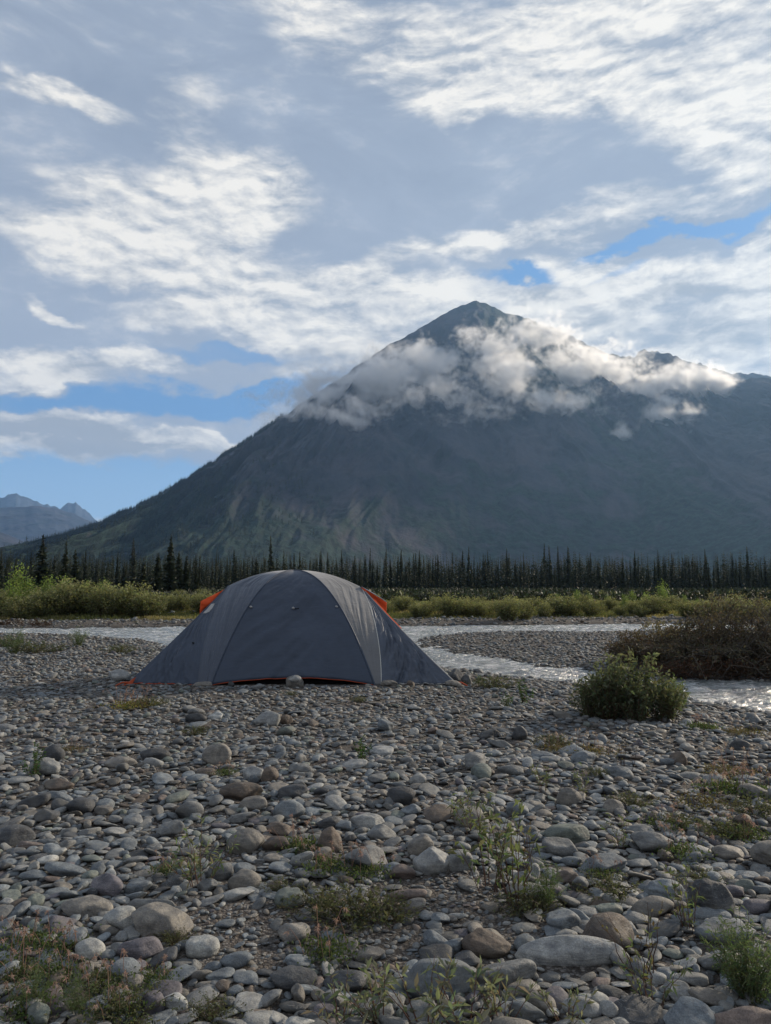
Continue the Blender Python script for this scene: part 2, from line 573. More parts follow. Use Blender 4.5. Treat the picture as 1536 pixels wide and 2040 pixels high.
# tent cloth
def mat_cloth(name, col, rough=0.42, spec=0.5, sheen=0.3, dust=0.0):
    m, t, out = newmat(name)
    o = t.new('ShaderNodeTexCoord').outputs['Object']
    n = t.noise(o, 3.2, 5, 0.6)
    wr = t.noise(t.mapping(o, rot=(0, 0.5, 0), scale=(1, 1, 3.5)), 5.0, 5, 0.6, 0.5)
    fine = t.noise(o, 55, 4, 0.6)
    c = t.mix(n, tuple(q * 0.82 for q in col), tuple(q * 1.2 for q in col))
    sp = t.rng(t.voro(o, 75), 0.10, 0.05)
    c = t.mix(t.math('MULTIPLY', sp, t.rng(t.noise(o, 4, 2), 0.42, 0.62, 0, dust)), c, (0.6, 0.6, 0.6))
    b = t.bump(wr, 0.28, 0.03); b = t.bump(fine, 0.12, 0.004, b)
    princ(t, out, c, rough, spec, b, **{'Sheen Weight': sheen, 'Sheen Roughness': 0.4})
    return m


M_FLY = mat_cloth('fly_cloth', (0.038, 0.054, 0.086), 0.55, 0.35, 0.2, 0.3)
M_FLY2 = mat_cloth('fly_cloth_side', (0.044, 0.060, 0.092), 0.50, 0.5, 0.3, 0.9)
M_FLY3 = mat_cloth('fly_cloth_sunlit', (0.12, 0.125, 0.135), 0.55, 0.4, 0.4, 1.0)  # same cloth as the fly, with the sun's brightening put into its colour
M_ORANGE = mat_cloth('orange_cloth', (0.78, 0.10, 0.025), 0.6, 0.3, 0.1)
M_TRIM = mat_cloth('orange_trim', (0.36, 0.065, 0.025), 0.7, 0.2, 0.1)
M_BLACK = mat_cloth('inner_mesh', (0.008, 0.008, 0.009), 0.9, 0.1, 0.0)
M_GREY = mat_cloth('window_film', (0.30, 0.30, 0.30), 0.35, 0.6, 0.0)
M_CORD = mat_cloth('cord', (0.55, 0.55, 0.52), 0.7, 0.2, 0.0)

# ------------------------------------------------------------------ terrain
WZ = -0.15
near_px = [(-1500, 1262), (-600, 1262), (0, 1266), (200, 1271), (300, 1279), (345, 1292), (420, 1302), (560, 1312), (700, 1320), (880, 1330), (960, 1343), (1100, 1360),
           (1180, 1367), (1380, 1396), (1536, 1424), (1800, 1475), (2400, 1640)]
isl_px = [(815, 1279), (850, 1267), (950, 1261), (1250, 1259), (1536, 1258), (2000, 1258), (2700, 1262), (2900, 1400), (2400, 1460), (1900, 1395), (1536, 1361),
          (1300, 1351), (1200, 1341), (1000, 1319), (890, 1299), (835, 1290)]
far_px = [(-3500, 1253), (0, 1253), (380, 1251), (790, 1249), (1000, 1247), (1260, 1245), (1536, 1245), (3500, 1247)]
P_near = [at(*p, WZ) for p in near_px] + [(40, 2), (40, -400), (-400, -400), (-400, 20)]
P_isl = [at(*p, WZ) for p in isl_px]
P_far = [at(*p, WZ) for p in far_px] + [(20000, 60), (20000, 20000), (-20000, 20000), (-20000, 60)]


def poly_sd(x, y, poly):
    poly = np.array(poly); n = len(poly)
    inside = np.zeros(x.shape, bool); dmin = np.full(x.shape, 1e9)
    for i in range(n):
        ax, ay = poly[i]; bx, by = poly[(i + 1) % n]
        cond = (ay > y) != (by > y)
        with np.errstate(divide='ignore', invalid='ignore'):
            xi = (bx - ax) * (y - ay) / (by - ay + 1e-12) + ax
        inside ^= cond & (x < xi)
        L2 = (bx - ax) ** 2 + (by - ay) ** 2 + 1e-12
        u = np.clip(((x - ax) * (bx - ax) + (y - ay) * (by - ay)) / L2, 0, 1)
        dmin = np.minimum(dmin, np.hypot(x - ax - u * (bx - ax), y - ay - u * (by - ay)))
    return np.where(inside, dmin, -dmin)


def ground_info(x, y):
    x = np.asarray(x, float); y = np.asarray(y, float)
    wob = (fbm(x * 1.6, y * 1.6, 4, 11) - 0.5) * 0.7
    sn = poly_sd(x, y, P_near) + wob * 0.6
    si = poly_sd(x, y, P_isl) + wob * 0.5
    sf = poly_sd(x, y, P_far) + wob * 1.0
    zn = np.where(sn > 0, WZ + 0.15 * (1 - np.exp(-sn / 0.7)), WZ + np.maximum(sn * 0.22, -0.35))
    zi = np.where(si > 0, WZ + 0.10 * (1 - np.exp(-si / 0.9)), WZ + np.maximum(si * 0.2, -0.35))
    zf = np.where(sf > 0, WZ + 0.16 * (1 - np.exp(-sf / 0.6)) + 0.30 * sstep(3, 9, sf) + 0.4 * sstep(20, 90, sf), WZ + np.maximum(sf * 0.25, -0.35))
    z = np.maximum(np.maximum(zn, zi), zf)
    und = (fbm(x * 0.9, y * 0.9, 4, 3) - 0.5) * 0.09 + (fbm(x * 5, y * 5, 3, 5) - 0.5) * 0.025
    lift = sstep(-0.1, 0.5, np.maximum(np.maximum(sn, si), sf))
    flat = np.exp(-(((x + 1.1) / 2.6) ** 4 + ((y - 9.3) / 1.6) ** 4))
    z = z + und * lift * (1 - 0.8 * flat)
    # rolling valley floor far out
    far = sstep(80, 600, y)
    z = z + far * (fbm(x / 90, y / 90, 4, 21) - 0.4) * 3.0
    veg = sstep(1.6, 4.0, sf + (fbm(x * 0.8, y * 0.8, 3, 8) - 0.5) * 3.0)
    veg = veg + sstep(46, 62, y) * veg
    return z, veg, np.maximum(np.maximum(sn, si), sf), sf


def gz(x, y):
    return float(ground_info(np.array([x]), np.array([y]))[0][0])


ys = [-400, -150, -60, -25, -12, -6, -3, -1, 0, 0.6]
yy = 0.9
while yy < 60:
    ys.append(yy); yy += max(0.035, yy * 0.0105)
while yy < 16000:
    ys.append(yy); yy *= 1.05
ys = np.array(ys); nc = 300
u = np.linspace(-1, 1, nc); u = np.sign(u) * (0.75 * np.abs(u) + 0.25 * np.abs(u) ** 3)
wid = 5 + np.abs(ys) * 1.15 + 6 * sstep(8, 20, ys)
GX = u[None, :] * wid[:, None]; GY = np.repeat(ys[:, None], nc, 1)
gzv, gveg, gsd, _ = ground_info(GX.ravel(), GY.ravel())
me = fast_mesh('ground', np.stack([GX.ravel(), GY.ravel(), gzv], 1), grid_tris(len(ys), nc), True, {'veg': ('FLOAT', gveg), 'wet': ('FLOAT', sstep(0.35, 0.0, gsd))})
tag(link('ground', me, M_GROUND), 'gravel river bars and flat valley floor', kind='structure')

# river surface with real ripples
wy = []
yy = 3.6
while yy < 34:
    wy.append(yy); yy += max(0.03, yy * 0.0042)
wy = np.array(wy); nc = 460
wx = np.linspace(-1, 1, nc)
WX = wx[None, :] * (3 + wy[:, None] * 1.0); WY = np.repeat(wy[:, None], nc, 1)
fl = 0.35
cx = WX * math.cos(fl) - WY * math.sin(fl); cy = WX * math.sin(fl) + WY * math.cos(fl)
hh = (fbm(cx * 1.7, cy * 4.2, 5, 31, 0.6, True) - 0.5) * 0.085 + (fbm(WX * 9, WY * 14, 3, 33, 0.6) - 0.5) * 0.06
me = fast_mesh('river', np.stack([WX.ravel(), WY.ravel(), WZ + hh.ravel()], 1), grid_tris(len(wy), nc), True)
tag(link('river', me, M_WATER), 'pale rippling river braiding round the gravel bars', kind='structure')


# ------------------------------------------------------------------ mountains
class Range:
    """a ridge of real depth: skyline given by bearing and height angle, foot and back slope behind it"""
    def __init__(self, sil, dist, foot, seed, amp, conc=1.12):
        pts = [azel(px, py) for px, py in sil]
        self.az = np.array([p[0] for p in pts]); self.el = np.array([p[1] for p in pts])
        self.daz = np.array([azel(px, 1100)[0] for px, _ in dist]); self.dd = np.array([d for _, d in dist], float)
        self.foot = foot; self.seed = seed; self.amp = amp; self.conc = conc

    def surf(self, a, t):
        Dr = np.interp(a, self.daz, self.dd)
        rough = (fbm(a * 70, a * 0 + 1.5, 5, self.seed + 9, 0.6) - 0.5) * (0.030 if self.seed == 95 else np.where(a > 0.30, 0.018, 0.008)) * np.clip(self.el_at(a) * 6, 0, 1)
        E = self.el_at(a) + rough
        H = np.maximum(E * Dr, -5) + CAMZ
        Df = self.foot * Dr
        fan = (a - 0.04) / (0.42 + 0.75 * (1 - np.clip(t, 0, 1)))
        warp = fan * 9 + (fbm(a * 16, t * 6, 3, self.seed + 14) - 0.5) * 1.3
        gul = 0.9 * (fbm(fan * 4.5 + (fbm(a * 6, t * 3, 2, self.seed + 6) - 0.5) * 1.2, t * 0.7, 2, self.seed + 8, 0.5, True) - 0.55)
        gul += fbm(warp + (fbm(a * 9, t * 5, 3, self.seed + 4) - 0.5) * 0.9, t * 1.1, 6, self.seed, 0.55, True) - 0.55
        gul += 0.35 * (fbm(fan * 45, t * 7, 5, self.seed + 3, 0.6) - 0.5)
        sm = np.sin(np.clip(t, 0, 1) * np.pi * 0.5) * sstep(1.02, 0.80, t) + 0.05 * t
        D = Df + (Dr - Df) * np.clip(t, 0, 1) - gul * self.amp * sm
        z = H * np.power(np.clip(t, 0, 1), self.conc) + gul * self.amp * 0.15 * sm
        z = np.where(t > 1, H - (t - 1) * H * 2.2, z)
        D = np.where(t > 1, Dr + (t - 1) * Dr * 0.9, D)
        return D * np.sin(a), D * np.cos(a), z

    def el_at(self, a):
        return np.interp(a, self.az, self.el)

    def build(self, name, mat, na, nt, green=None, label=''):
        a = np.linspace(self.az[0], self.az[-1], na)
        t_ = np.concatenate([np.linspace(0, 1, nt), 1 + np.linspace(0.02, 0.45, 12)])
        A, T_ = np.meshgrid(a, t_)
        x, y, z = self.surf(A.ravel(), T_.ravel())
        gr = green(A.ravel(), T_.ravel()) if green else np.full(A.size, 0.3)
        uv = np.stack([(A.ravel() - 0.04) / (0.42 + 0.75 * (1 - np.clip(T_.ravel(), 0, 1))), T_.ravel()], 1)
        me = fast_mesh(name, np.stack([x, y, z], 1), grid_tris(len(t_), na), True, {'green': ('FLOAT', gr)}, uv)
        o = link(name, me, mat)
        tag(o, label, kind='structure')
        return o


main = Range([(-420, 1195), (-160, 1150), (0, 1108), (60, 1090), (130, 1071), (200, 1048), (300, 1000), (400, 940), (500, 874), (560, 832), (620, 790), (700, 738), (780, 684), (835, 655), (880, 628),
              (910, 614), (943, 600), (965, 604), (1000, 622), (1040, 632), (1100, 655), (1150, 676), (1210, 704), (1262, 712), (1284, 700), (1330, 706), (1362, 720), (1400, 736),
              (1440, 752), (1480, 757), (1536, 752), (1620, 762), (1800, 820), (2100, 930), (2500, 1100)],
             [(-420, 1300), (100, 1500), (400, 1900), (943, 3000), (1280, 3250), (1536, 2900), (2500, 2600)], 0.46, 41, 240, 1.16)


def green_main(a, t):
    pxa = 768 + F * np.tan(a)
    left = sstep(720, 260, pxa + (t - 0.3) * 260)
    mid = 0.55 * np.exp(-((pxa - 1230 - (0.55 - t) * 500) / 110) ** 2) + 0.5 * np.exp(-((pxa - 1050) / 90) ** 2) * sstep(0.4, 0.7, t)
    return np.clip(0.95 * left + mid + 0.62 * sstep(0.5, 0.1, t), 0, 1.1)


main.build('mountain', M_MOUNT, 620, 300, green_main, 'dark pyramid mountain with scree gullies and green lower slopes')
peak2 = Range([(1240, 800), (1262, 716), (1276, 704), (1300, 699), (1340, 708), (1385, 722), (1430, 736), (1462, 745), (1500, 752), (1525, 748), (1600, 760), (1760, 840)],
              [(1200, 4000), (1800, 4200)], 0.75, 77, 60)
peak2.build('far_ridge', M_MOUNT, 160, 40, None, 'second ridge behind the right shoulder of the mountain')
r1 = Range([(-500, 1120), (-300, 1030), (-120, 1010), (0, 1013), (60, 1008), (110, 1012), (150, 1024), (185, 1042), (240, 1080), (330, 1160)], [(-500, 5200), (300, 5600)], 0.7, 91, 120)
r1.build('blue_hills', M_FAR, 180, 60, None, 'hazy rounded blue hills at the far left')
r2 = Range([(-500, 1090), (-250, 985), (-60, 1000), (0, 993), (40, 992), (75, 996), (100, 1012), (118, 1018), (135, 1006), (150, 1000), (165, 1012), (185, 1032), (200, 1042), (225, 1046), (300, 1110)],
           [(-500, 8200), (300, 8600)], 0.8, 95, 160)
r2.build('far_peaks', M_FAR, 220, 50, None, 'pale jagged far peaks at the left horizon')
r3 = Range([(-500, 1090), (-100, 1052), (0, 1060), (30, 1070), (60, 1086), (130, 1130)], [(-500, 3000), (130, 3000)], 0.7, 99, 60)
r3.build('near_hill', M_FAR, 80, 40, None, 'low sunlit hill at the left edge')

# ------------------------------------------------------------------ haze and mountain cloud
HAZE = 0.72e-4
me = bpy.data.meshes.new('haze')
bx = [(-9500, -600, -6), (9500, -600, -6), (9500, 12500, -6), (-9500, 12500, -6)]
bv = bx + [(p[0], p[1], 1500) for p in bx]
me.from_pydata(bv, [], [(0, 3, 2, 1), (4, 5, 6, 7), (0, 1, 5, 4), (1, 2, 6, 5), (2, 3, 7, 6), (3, 0, 4, 7)])
m, t, out = newmat('haze_air')
pv = t.new('ShaderNodeVolumePrincipled')
pv.inputs['Color'].default_value = (0.36, 0.62, 1.0, 1)
pv.inputs['Density'].default_value = HAZE
pv.inputs['Anisotropy'].default_value = 0.35
t.l.new(pv.outputs[0], out.inputs['Volume'])
tag(link('haze', me, m), 'thin blue valley air', kind='stuff')


def mount_depth(px, py):
    """distance to the face of the mountain in one direction"""
    a, e = azel(px, py)
    ts = np.linspace(0.02, 1, 400)
    x, y, z = main.surf(np.full(400, a), ts)
    ee = (z - CAMZ) / np.hypot(x, y)
    i = np.argmax(ee >= e) if (ee >= e).any() else 399
    return float(np.hypot(x[i], y[i]))


def cloud(name, label, blobs, depth_r, res, seed, dens=0.035, gain=1.0, off=110):
    """a bank of real cloud: a fog grid filled by noise inside soft ellipsoids"""
    B = []
    for (px, py, rx, ry, am) in blobs:
        D = mount_depth(px, py) - off
        a, e = azel(px, py)
        B.append((np.array([D * math.sin(a), D * math.cos(a), D * e + CAMZ]), D * rx / F, depth_r, D * ry / F, am))
    lo = np.min([b[0] - np.array(b[1:4]) * 1.25 for b in B], 0); hi = np.max([b[0] + np.array(b[1:4]) * 1.25 for b in B], 0)
    c0 = (lo + hi) / 2; lo -= c0; hi -= c0
    ng = bpy.data.node_groups.new(name, 'GeometryNodeTree')
    ng.interface.new_socket('Geometry', in_out='OUTPUT', socket_type='NodeSocketGeometry')
    g = NT(ng)
    pos = g.new('GeometryNodeInputPosition').outputs[0]
    off_ = g.vmath('ADD', pos, (seed * 531.0, seed * 77.0, 0))
    wv = g.noise(off_, 1 / 140.0, 4, 0.55, col=True)
    pw = g.vmath('ADD', pos, g.vmath('SCALE', g.vmath('SUBTRACT', wv, (0.5, 0.5, 0.5)), scale=150.0))
    f = None
    for (c, ax, ay, az_, am) in B:
        d = g.vmath('LENGTH', g.vmath('DIVIDE', g.vmath('SUBTRACT', pw, tuple(c - c0)), (ax, ay, az_)))
        v = g.math('MULTIPLY', g.math('SUBTRACT', 1.0, d), am)
        f = v if f is None else g.math('MAXIMUM', f, v)
    n = g.noise(g.vmath('MULTIPLY', off_, (1, 1, 1.35)), 1 / 95.0, 8, 0.68, 0.8)
    n2 = g.noise(off_, 1 / 26.0, 5, 0.65, 0.6)
    f = g.math('ADD', f, g.math('MULTIPLY', g.math('SUBTRACT', n, 0.5), 4.4))
    f = g.math('ADD', f, g.math('MULTIPLY', g.math('SUBTRACT', n2, 0.5), 2.4))
    f = g.math('SUBTRACT', f, 0.20)
    dens_ = g.math('POWER', g.rng(f, 0.0, 1.3, 0.0, 1.0), 1.5)
    vc = g.new('GeometryNodeVolumeCube')
    g.l.new(dens_, vc.inputs['Density'])
    vc.inputs['Min'].default_value = tuple(lo); vc.inputs['Max'].default_value = tuple(hi)
    for i, ax in enumerate(('X', 'Y', 'Z')):
        vc.inputs['Resolution ' + ax].default_value = max(8, int((hi[i] - lo[i]) / res))
    m, t, out = newmat(name + '_vapour')
    sm = g.new('GeometryNodeSetMaterial'); sm.inputs['Material'].default_value = m
    g.l.new(vc.outputs[0], sm.inputs[0])
    og = g.new('NodeGroupOutput'); g.l.new(sm.outputs[0], og.inputs[0])
    pv = t.new('ShaderNodeVolumePrincipled')
    pv.inputs['Color'].default_value = (0.97, 0.97, 0.97, 1)
    pv.inputs['Density'].default_value = dens
    pv.inputs['Anisotropy'].default_value = 0.5
    t.l.new(pv.outputs[0], out.inputs['Volume'])
    vd = bpy.data.meshes.new(name)
    vd.from_pydata([], [], [])
    vd.materials.append(m)
    o = link(name, vd, None, None, tuple(c0))
    md = o.modifiers.new('fill', 'NODES'); md.node_group = ng
    tag(o, label, kind='stuff')
    return o


cloud('cloud_bank', 'pale cloud bank hanging across the shoulder of the mountain',
      [(590, 815, 90, 30, .6), (650, 788, 110, 42, 1.0), (730, 765, 130, 52, 1.2), (820, 745, 120, 52, 1.2), (865, 712, 85, 36, 1.2), (900, 800, 80, 36, .8), (760, 805, 120, 28, .7),
       (985, 705, 75, 50, 1.1), (1010, 765, 80, 38, .9), (1065, 672, 90, 38, 1.1), (1120, 740, 130, 44, 1.0), (1200, 745, 110, 44, 1.0), (1290, 772, 80, 22, .8), (1165, 705, 90, 28, .9), (1120, 800, 80, 20, .5), (960, 830, 70, 18, .5), (690, 830, 90, 16, .5)], 130, 4.2, 1, 0.085)
cloud('cloud_patch', 'ragged cloud patch below the right ridge',
      [(1345, 750, 70, 34, 1.2), (1410, 765, 80, 40, 1.3), (1335, 828, 50, 38, 1.2), (1240, 856, 24, 16, 1.2), (1095, 812, 44, 18, 1.1)], 80, 3.8, 2, 0.07)


# ------------------------------------------------------------------ tent
tent = empty('camping_tent', (-1.02, 9.36, 0.0))
tag(tent, 'dark blue-grey dome tent with orange trim pitched on the gravel bar', 'tent')
AP = np.array([-0.13, 0.0, 1.29])
NS, NTT = 90, 60


def pole_curve(cx_, cy_):
    def f(s):
        q = s[:, None]
        P = AP * (1 - q) + np.array([cx_, cy_, 0.0]) * q
        P[:, 2] = AP[2] * (1 - s ** 2.08)
        return P
    return f


def bez(p0, p1, p2, s):
    s = s[:, None]
    return p0 * (1 - s) ** 2 + p1 * 2 * s * (1 - s) + p2 * s * s


def edge_curve(brow, ground, bulge):
    brow = np.array(brow); ground = np.array(ground)

    def f(s):
        out = np.zeros((len(s), 3))
        k_ = 0.42
        a_ = np.clip(s / k_, 0, 1); b_ = np.clip((s - k_) / (1 - k_), 0, 1)
        top = bez(AP, np.array([(AP[0] + brow[0]) / 2, (AP[1] + brow[1]) / 2, AP[2] + 0.015]), brow, a_)
        mid = (brow + ground) / 2 + np.array(bulge)
        bot = bez(brow, mid, ground, b_)
        out = np.where((s < k_)[:, None], top, bot)
        return out
    return f


BL_, BR_ = (-0.93, -0.12, 1.095), (0.72, -0.12, 1.075)
FRY, BKY = -1.02, 1.05
cFL, cFR, cBL, cBR = pole_curve(-0.91, FRY), pole_curve(0.90, FRY), pole_curve(-0.91, BKY), pole_curve(0.90, BKY)
sFL = edge_curve(BL_, (-1.06, FRY + .02, 0.0), (-0.10, -0.16, 0.10))
sFR = edge_curve(BR_, (0.97, FRY + .02, 0.0), (0.13, -0.15, 0.10))
BLb, BRb = (-0.93, 0.2, 1.09), (0.72, 0.2, 1.07)
sBL = edge_curve(BLb, (-1.06, BKY, 0.0), (-0.10, 0.16, 0.10))
sBR = edge_curve(BRb, (0.97, BKY, 0.0), (0.13, 0.15, 0.10))
eFL = edge_curve(BL_, (-1.83, FRY + .02, 0.02), (0.02, -0.05, -0.02))
eFR = edge_curve(BR_, (1.80, FRY + .02, 0.02), (-0.02, -0.05, -0.02))
eBL = edge_curve(BLb, (-1.72, 0.75, 0.02), (0.02, 0.05, -0.02))
eBR = edge_curve(BRb, (1.62, 0.75, 0.02), (-0.02, 0.05, -0.02))


def panel(name, A, B, mat, sag=0.04, arch=0.0, seed=1, fold=0.012, s0=0.0, dirn=(1.0, 1.0), label=None, thick=True):
    s = np.linspace(s0, 1, NS); tt = np.linspace(0, 1, NTT)
    PA = A(s); PB = B(s)
    P = PA[:, None, :] * (1 - tt[None, :, None]) + PB[:, None, :] * tt[None, :, None]
    dS = np.gradient(P, axis=0); dT = np.gradient(P, axis=1)
    N = np.cross(dS, dT); N /= (np.linalg.norm(N, axis=2)[:, :, None] + 1e-9)
    cen = np.array([-0.1, 0.0, 0.3])
    flip = np.sign(np.sum((P - cen) * N, axis=2).mean()) or 1
    N *= flip
    w_ = np.linalg.norm(PB - PA, axis=1)[:, None]
    S, T_ = np.meshgrid(s, tt, indexing='ij')
    prof = np.sin(np.pi * T_)
    c1 = T_ * 9 * dirn[0] + S * 11 * dirn[1]
    wr = (fbm(c1, (S - T_) * 1.6, 4, seed, 0.55, True) - 0.6) * fold * 3.2
    wr += (fbm(T_ * 22 + S * 4, S * 3, 3, seed + 5, 0.5) - 0.5) * fold * 1.1 * sstep(0.55, 1.0, S)
    d = -sag * prof * np.clip(w_, 0, 1) + wr * prof ** 0.6 * np.clip(w_ * 1.6, 0, 1) * sstep(0.1, 0.5, S)
    P = P + N * d[:, :, None]
    if arch:
        P[:, :, 2] += arch * prof ** 0.8 * sstep(0.62, 1.0, S)
    V = P.reshape(-1, 3); Fq = grid_tris(NS, NTT)
    if flip < 0:
        Fq = Fq[:, ::-1]
    me = fast_mesh(name, V, Fq, True)
    o = link(name, me, mat, tent)
    if thick:
        md = o.modifiers.new('cloth', 'SOLIDIFY'); md.thickness = 0.004; md.offset = -1
    if label: o['label'] = label
    return o, P


_, PF = panel('front_panel', cFL, cFR, M_FLY, 0.05, 0.095, 3, 0.024, dirn=(0.5, 0.6))
panel('side_panel', cFL, sFL, M_FLY2, 0.0, 0, 5, 0.018)
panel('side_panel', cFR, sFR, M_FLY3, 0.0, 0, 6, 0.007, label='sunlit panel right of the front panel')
_, PVL = panel('vestibule_panel', sFL, eFL, M_FLY, 0.06, 0.02, 8, 0.028, 0.42, (0.8, 1.4), label='creased left vestibule wall')
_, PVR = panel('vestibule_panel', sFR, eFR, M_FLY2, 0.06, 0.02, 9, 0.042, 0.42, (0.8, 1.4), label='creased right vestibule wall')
panel('vestibule_end', eFL, eBL, M_FLY, 0.10, 0.03, 12, 0.012, 0.0)
panel('vestibule_end', eFR, eBR, M_FLY, 0.10, 0.03, 13, 0.012, 0.0)
panel('rear_panel', cBL, cBR, M_FLY, 0.05, 0.08, 4, 0.008)
panel('side_panel', cBL, sBL, M_FLY, 0.0, 0, 15, 0.008)
panel('side_panel', cBR, sBR, M_FLY, 0.0, 0, 16, 0.008)
panel('vestibule_panel', sBL, eBL, M_FLY, 0.05, 0.02, 18, 0.014, 0.42)
panel('vestibule_panel', sBR, eBR, M_FLY, 0.05, 0.02, 19, 0.014, 0.42)

# pole sleeves and seams
def seam(name, curve, r, mat, s0=0.0, s1=1.0, out=0.004):
    s = np.linspace(s0, s1, 60); P = curve(s)
    P = P + (P - np.array([-0.1, 0, 0.2])) / np.linalg.norm(P - np.array([-0.1, 0, 0.2]), axis=1)[:, None] * out
    V, Fq = tubes([(P, np.full(len(P), r))], 6)
    return link(name, fast_mesh(name, V, Fq), mat, tent)


for c_ in (cFL, cFR, cBL, cBR):
    seam('pole_sleeve', c_, 0.010, M_FLY)
seam('seam', sFL, 0.0035, M_FLY2, 0.42)
seam('seam', sFR, 0.0045, M_CORD, 0.42)['label'] = 'pale zip seam down the right vestibule'
seam('edge_tape', eFL, 0.006, M_FLY, 0.42)
seam('edge_tape', eFR, 0.007, M_GREY, 0.42)
seam('edge_tape', eFR, 0.006, M_ORANGE, 0.50, 0.68, 0.012)['label'] = 'orange edge tape under the right vent'
# orange hem tape
hem = PF[-1].copy(); hem[:, 2] -= 0.003
V, Fq = tubes([(hem, np.full(len(hem), 0.0055))], 6)
link('hem_tape', fast_mesh('hem_tape', V, Fq), M_TRIM, tent)['label'] = 'orange hem tape along the raised front edge'
for PP in (PVL, PVR):
    hem = PP[-1].copy(); hem[:, 2] -= 0.002
    V, Fq = tubes([(hem, np.full(len(hem), 0.006))], 6)
    link('hem_tape', fast_mesh('hem_tape', V, Fq), M_TRIM if PP is PVL else M_GREY, tent)

# inner tent: dark mesh body and bathtub floor seen under the raised hem
bm_s = np.linspace(0, 1, 24); Vs, Fs = [], []
ang = np.linspace(0, 2 * np.pi, 40, endpoint=False)
for i, s_ in enumerate(bm_s):
    rx_, ry_ = 0.86, 0.92
    k_ = (1 - s_ ** 2.3)
    for a_ in ang:
        ca, sa = math.cos(a_), math.sin(a_)
        q_ = (abs(ca) ** 5 + abs(sa) ** 5) ** (-1 / 5)
        Vs.append((-0.02 + ca * q_ * rx_ * s_, sa * q_ * ry_ * s_, 0.01 + 1.10 * k_))
Vs = np.array(Vs)
Fq = []
for i in range(23):
    for j in range(40):
        a_ = i * 40 + j; b_ = i * 40 + (j + 1) % 40
        Fq.append((a_, a_ + 40, b_ + 40, b_))
link('inner_tent', fast_mesh('inner_tent', Vs, np.array(Fq)), M_BLACK, tent)


def box_strip(name, P0, P1, P2, P3, mat, th=0.003, n=14, wav=0.0, seed=0, parent=None):
    """bilinear cloth patch between four corners, with thickness"""
    u_ = np.linspace(0, 1, n); A_, B_ = np.meshgrid(u_, u_, indexing='ij')
    P0, P1, P2, P3 = map(np.array, (P0, P1, P2, P3))
    P = (P0 * ((1 - A_) * (1 - B_))[..., None] + P1 * (A_ * (1 - B_))[..., None] + P2 * (A_ * B_)[..., None] + P3 * ((1 - A_) * B_)[..., None])
    N = np.cross(P1 - P0, P3 - P0); N = N / np.linalg.norm(N)
    P = P + N * ((fbm(A_ * 3, B_ * 3 + A_ * 4, 3, seed) - 0.5) * wav)[..., None] + N * (np.sin(np.pi * A_) * np.sin(np.pi * B_) * wav * 0.8)[..., None]
    o = link(name, fast_mesh(name, P.reshape(-1, 3), grid_tris(n, n)), mat, parent or tent)
    md = o.modifiers.new('cloth', 'SOLIDIFY'); md.thickness = th
    return o


# propped orange vent hoods on both brows
for sx, br in ((-1, BL_), (1, BR_)):
    b_ = np.array(br)
    if sx < 0:
        A0 = b_ + (-0.02, -0.02, -0.03); A1 = b_ + (-0.32, -0.10, -0.19); A2 = b_ + (-0.33, -0.08, -0.34); A3 = b_ + (-0.20, -0.02, -0.20)
    else:
        A0 = b_ + (-0.005, -0.04, 0.01); A1 = b_ + (0.315, -0.12, -0.18); A2 = b_ + (0.31, -0.10, -0.30); A3 = b_ + (0.17, -0.06, -0.20)
    v_ = box_strip('vent_hood', A0, A1, A2, A3, M_ORANGE, 0.004, 16, 0.03, 3 + sx)
    v_['label'] = 'orange vent hood propped open on the %s side' % ('left' if sx < 0 else 'right')
    A4 = A1 + np.array((0, 0.34, 0.0)); A5 = A0 + np.array((0, 0.34, 0.0))
    box_strip('hood_cover', A0 + np.array([0, 0, .004]), A1 + np.array([0, 0, .004]), A4, A5, M_FLY if sx > 0 else M_ORANGE, 0.004, 10, 0.01, 9, v_)
    rod = np.array([A3 * 0.6 + A0 * 0.4, (A1 + A4) / 2])
    V, Fq = tubes([(rod, np.array([0.004, 0.004]))], 5)
    link('prop_stick', fast_mesh('prop_stick', V, Fq), M_CORD, v_)


def on_panel(P, fs, ft):
    i = int(fs * (P.shape[0] - 1)); j = int(ft * (P.shape[1] - 1))
    return P[i, j]


# clear window patch on the left vestibule
i0, i1, j0, j1 = int(NS * .20), int(NS * .32), int(NTT * .42), int(NTT * .86)
Pw = PVL[i0:i1, j0:j1] + np.array([-0.002, -0.010, 0.004])
Pw = Pw.copy()
nn_ = Pw.shape
for i in range(nn_[0]):
    fr = i / (nn_[0] - 1)
    lo_ = Pw[i, -1].copy(); hi_ = Pw[i, 0].copy()
    for j in range(nn_[1]):
        q = j / (nn_[1] - 1)
        Pw[i, j] = Pw[i, -1] * (1 - (1 - q) * (0.35 + 0.65 * fr)) + Pw[i, 0] * ((1 - q) * (0.35 + 0.65 * fr)) if False else Pw[i, j]
me = fast_mesh('window', Pw.reshape(-1, 3), grid_tris(nn_[0], nn_[1]))
link('window', me, M_GREY, tent)['label'] = 'small pale window patch'

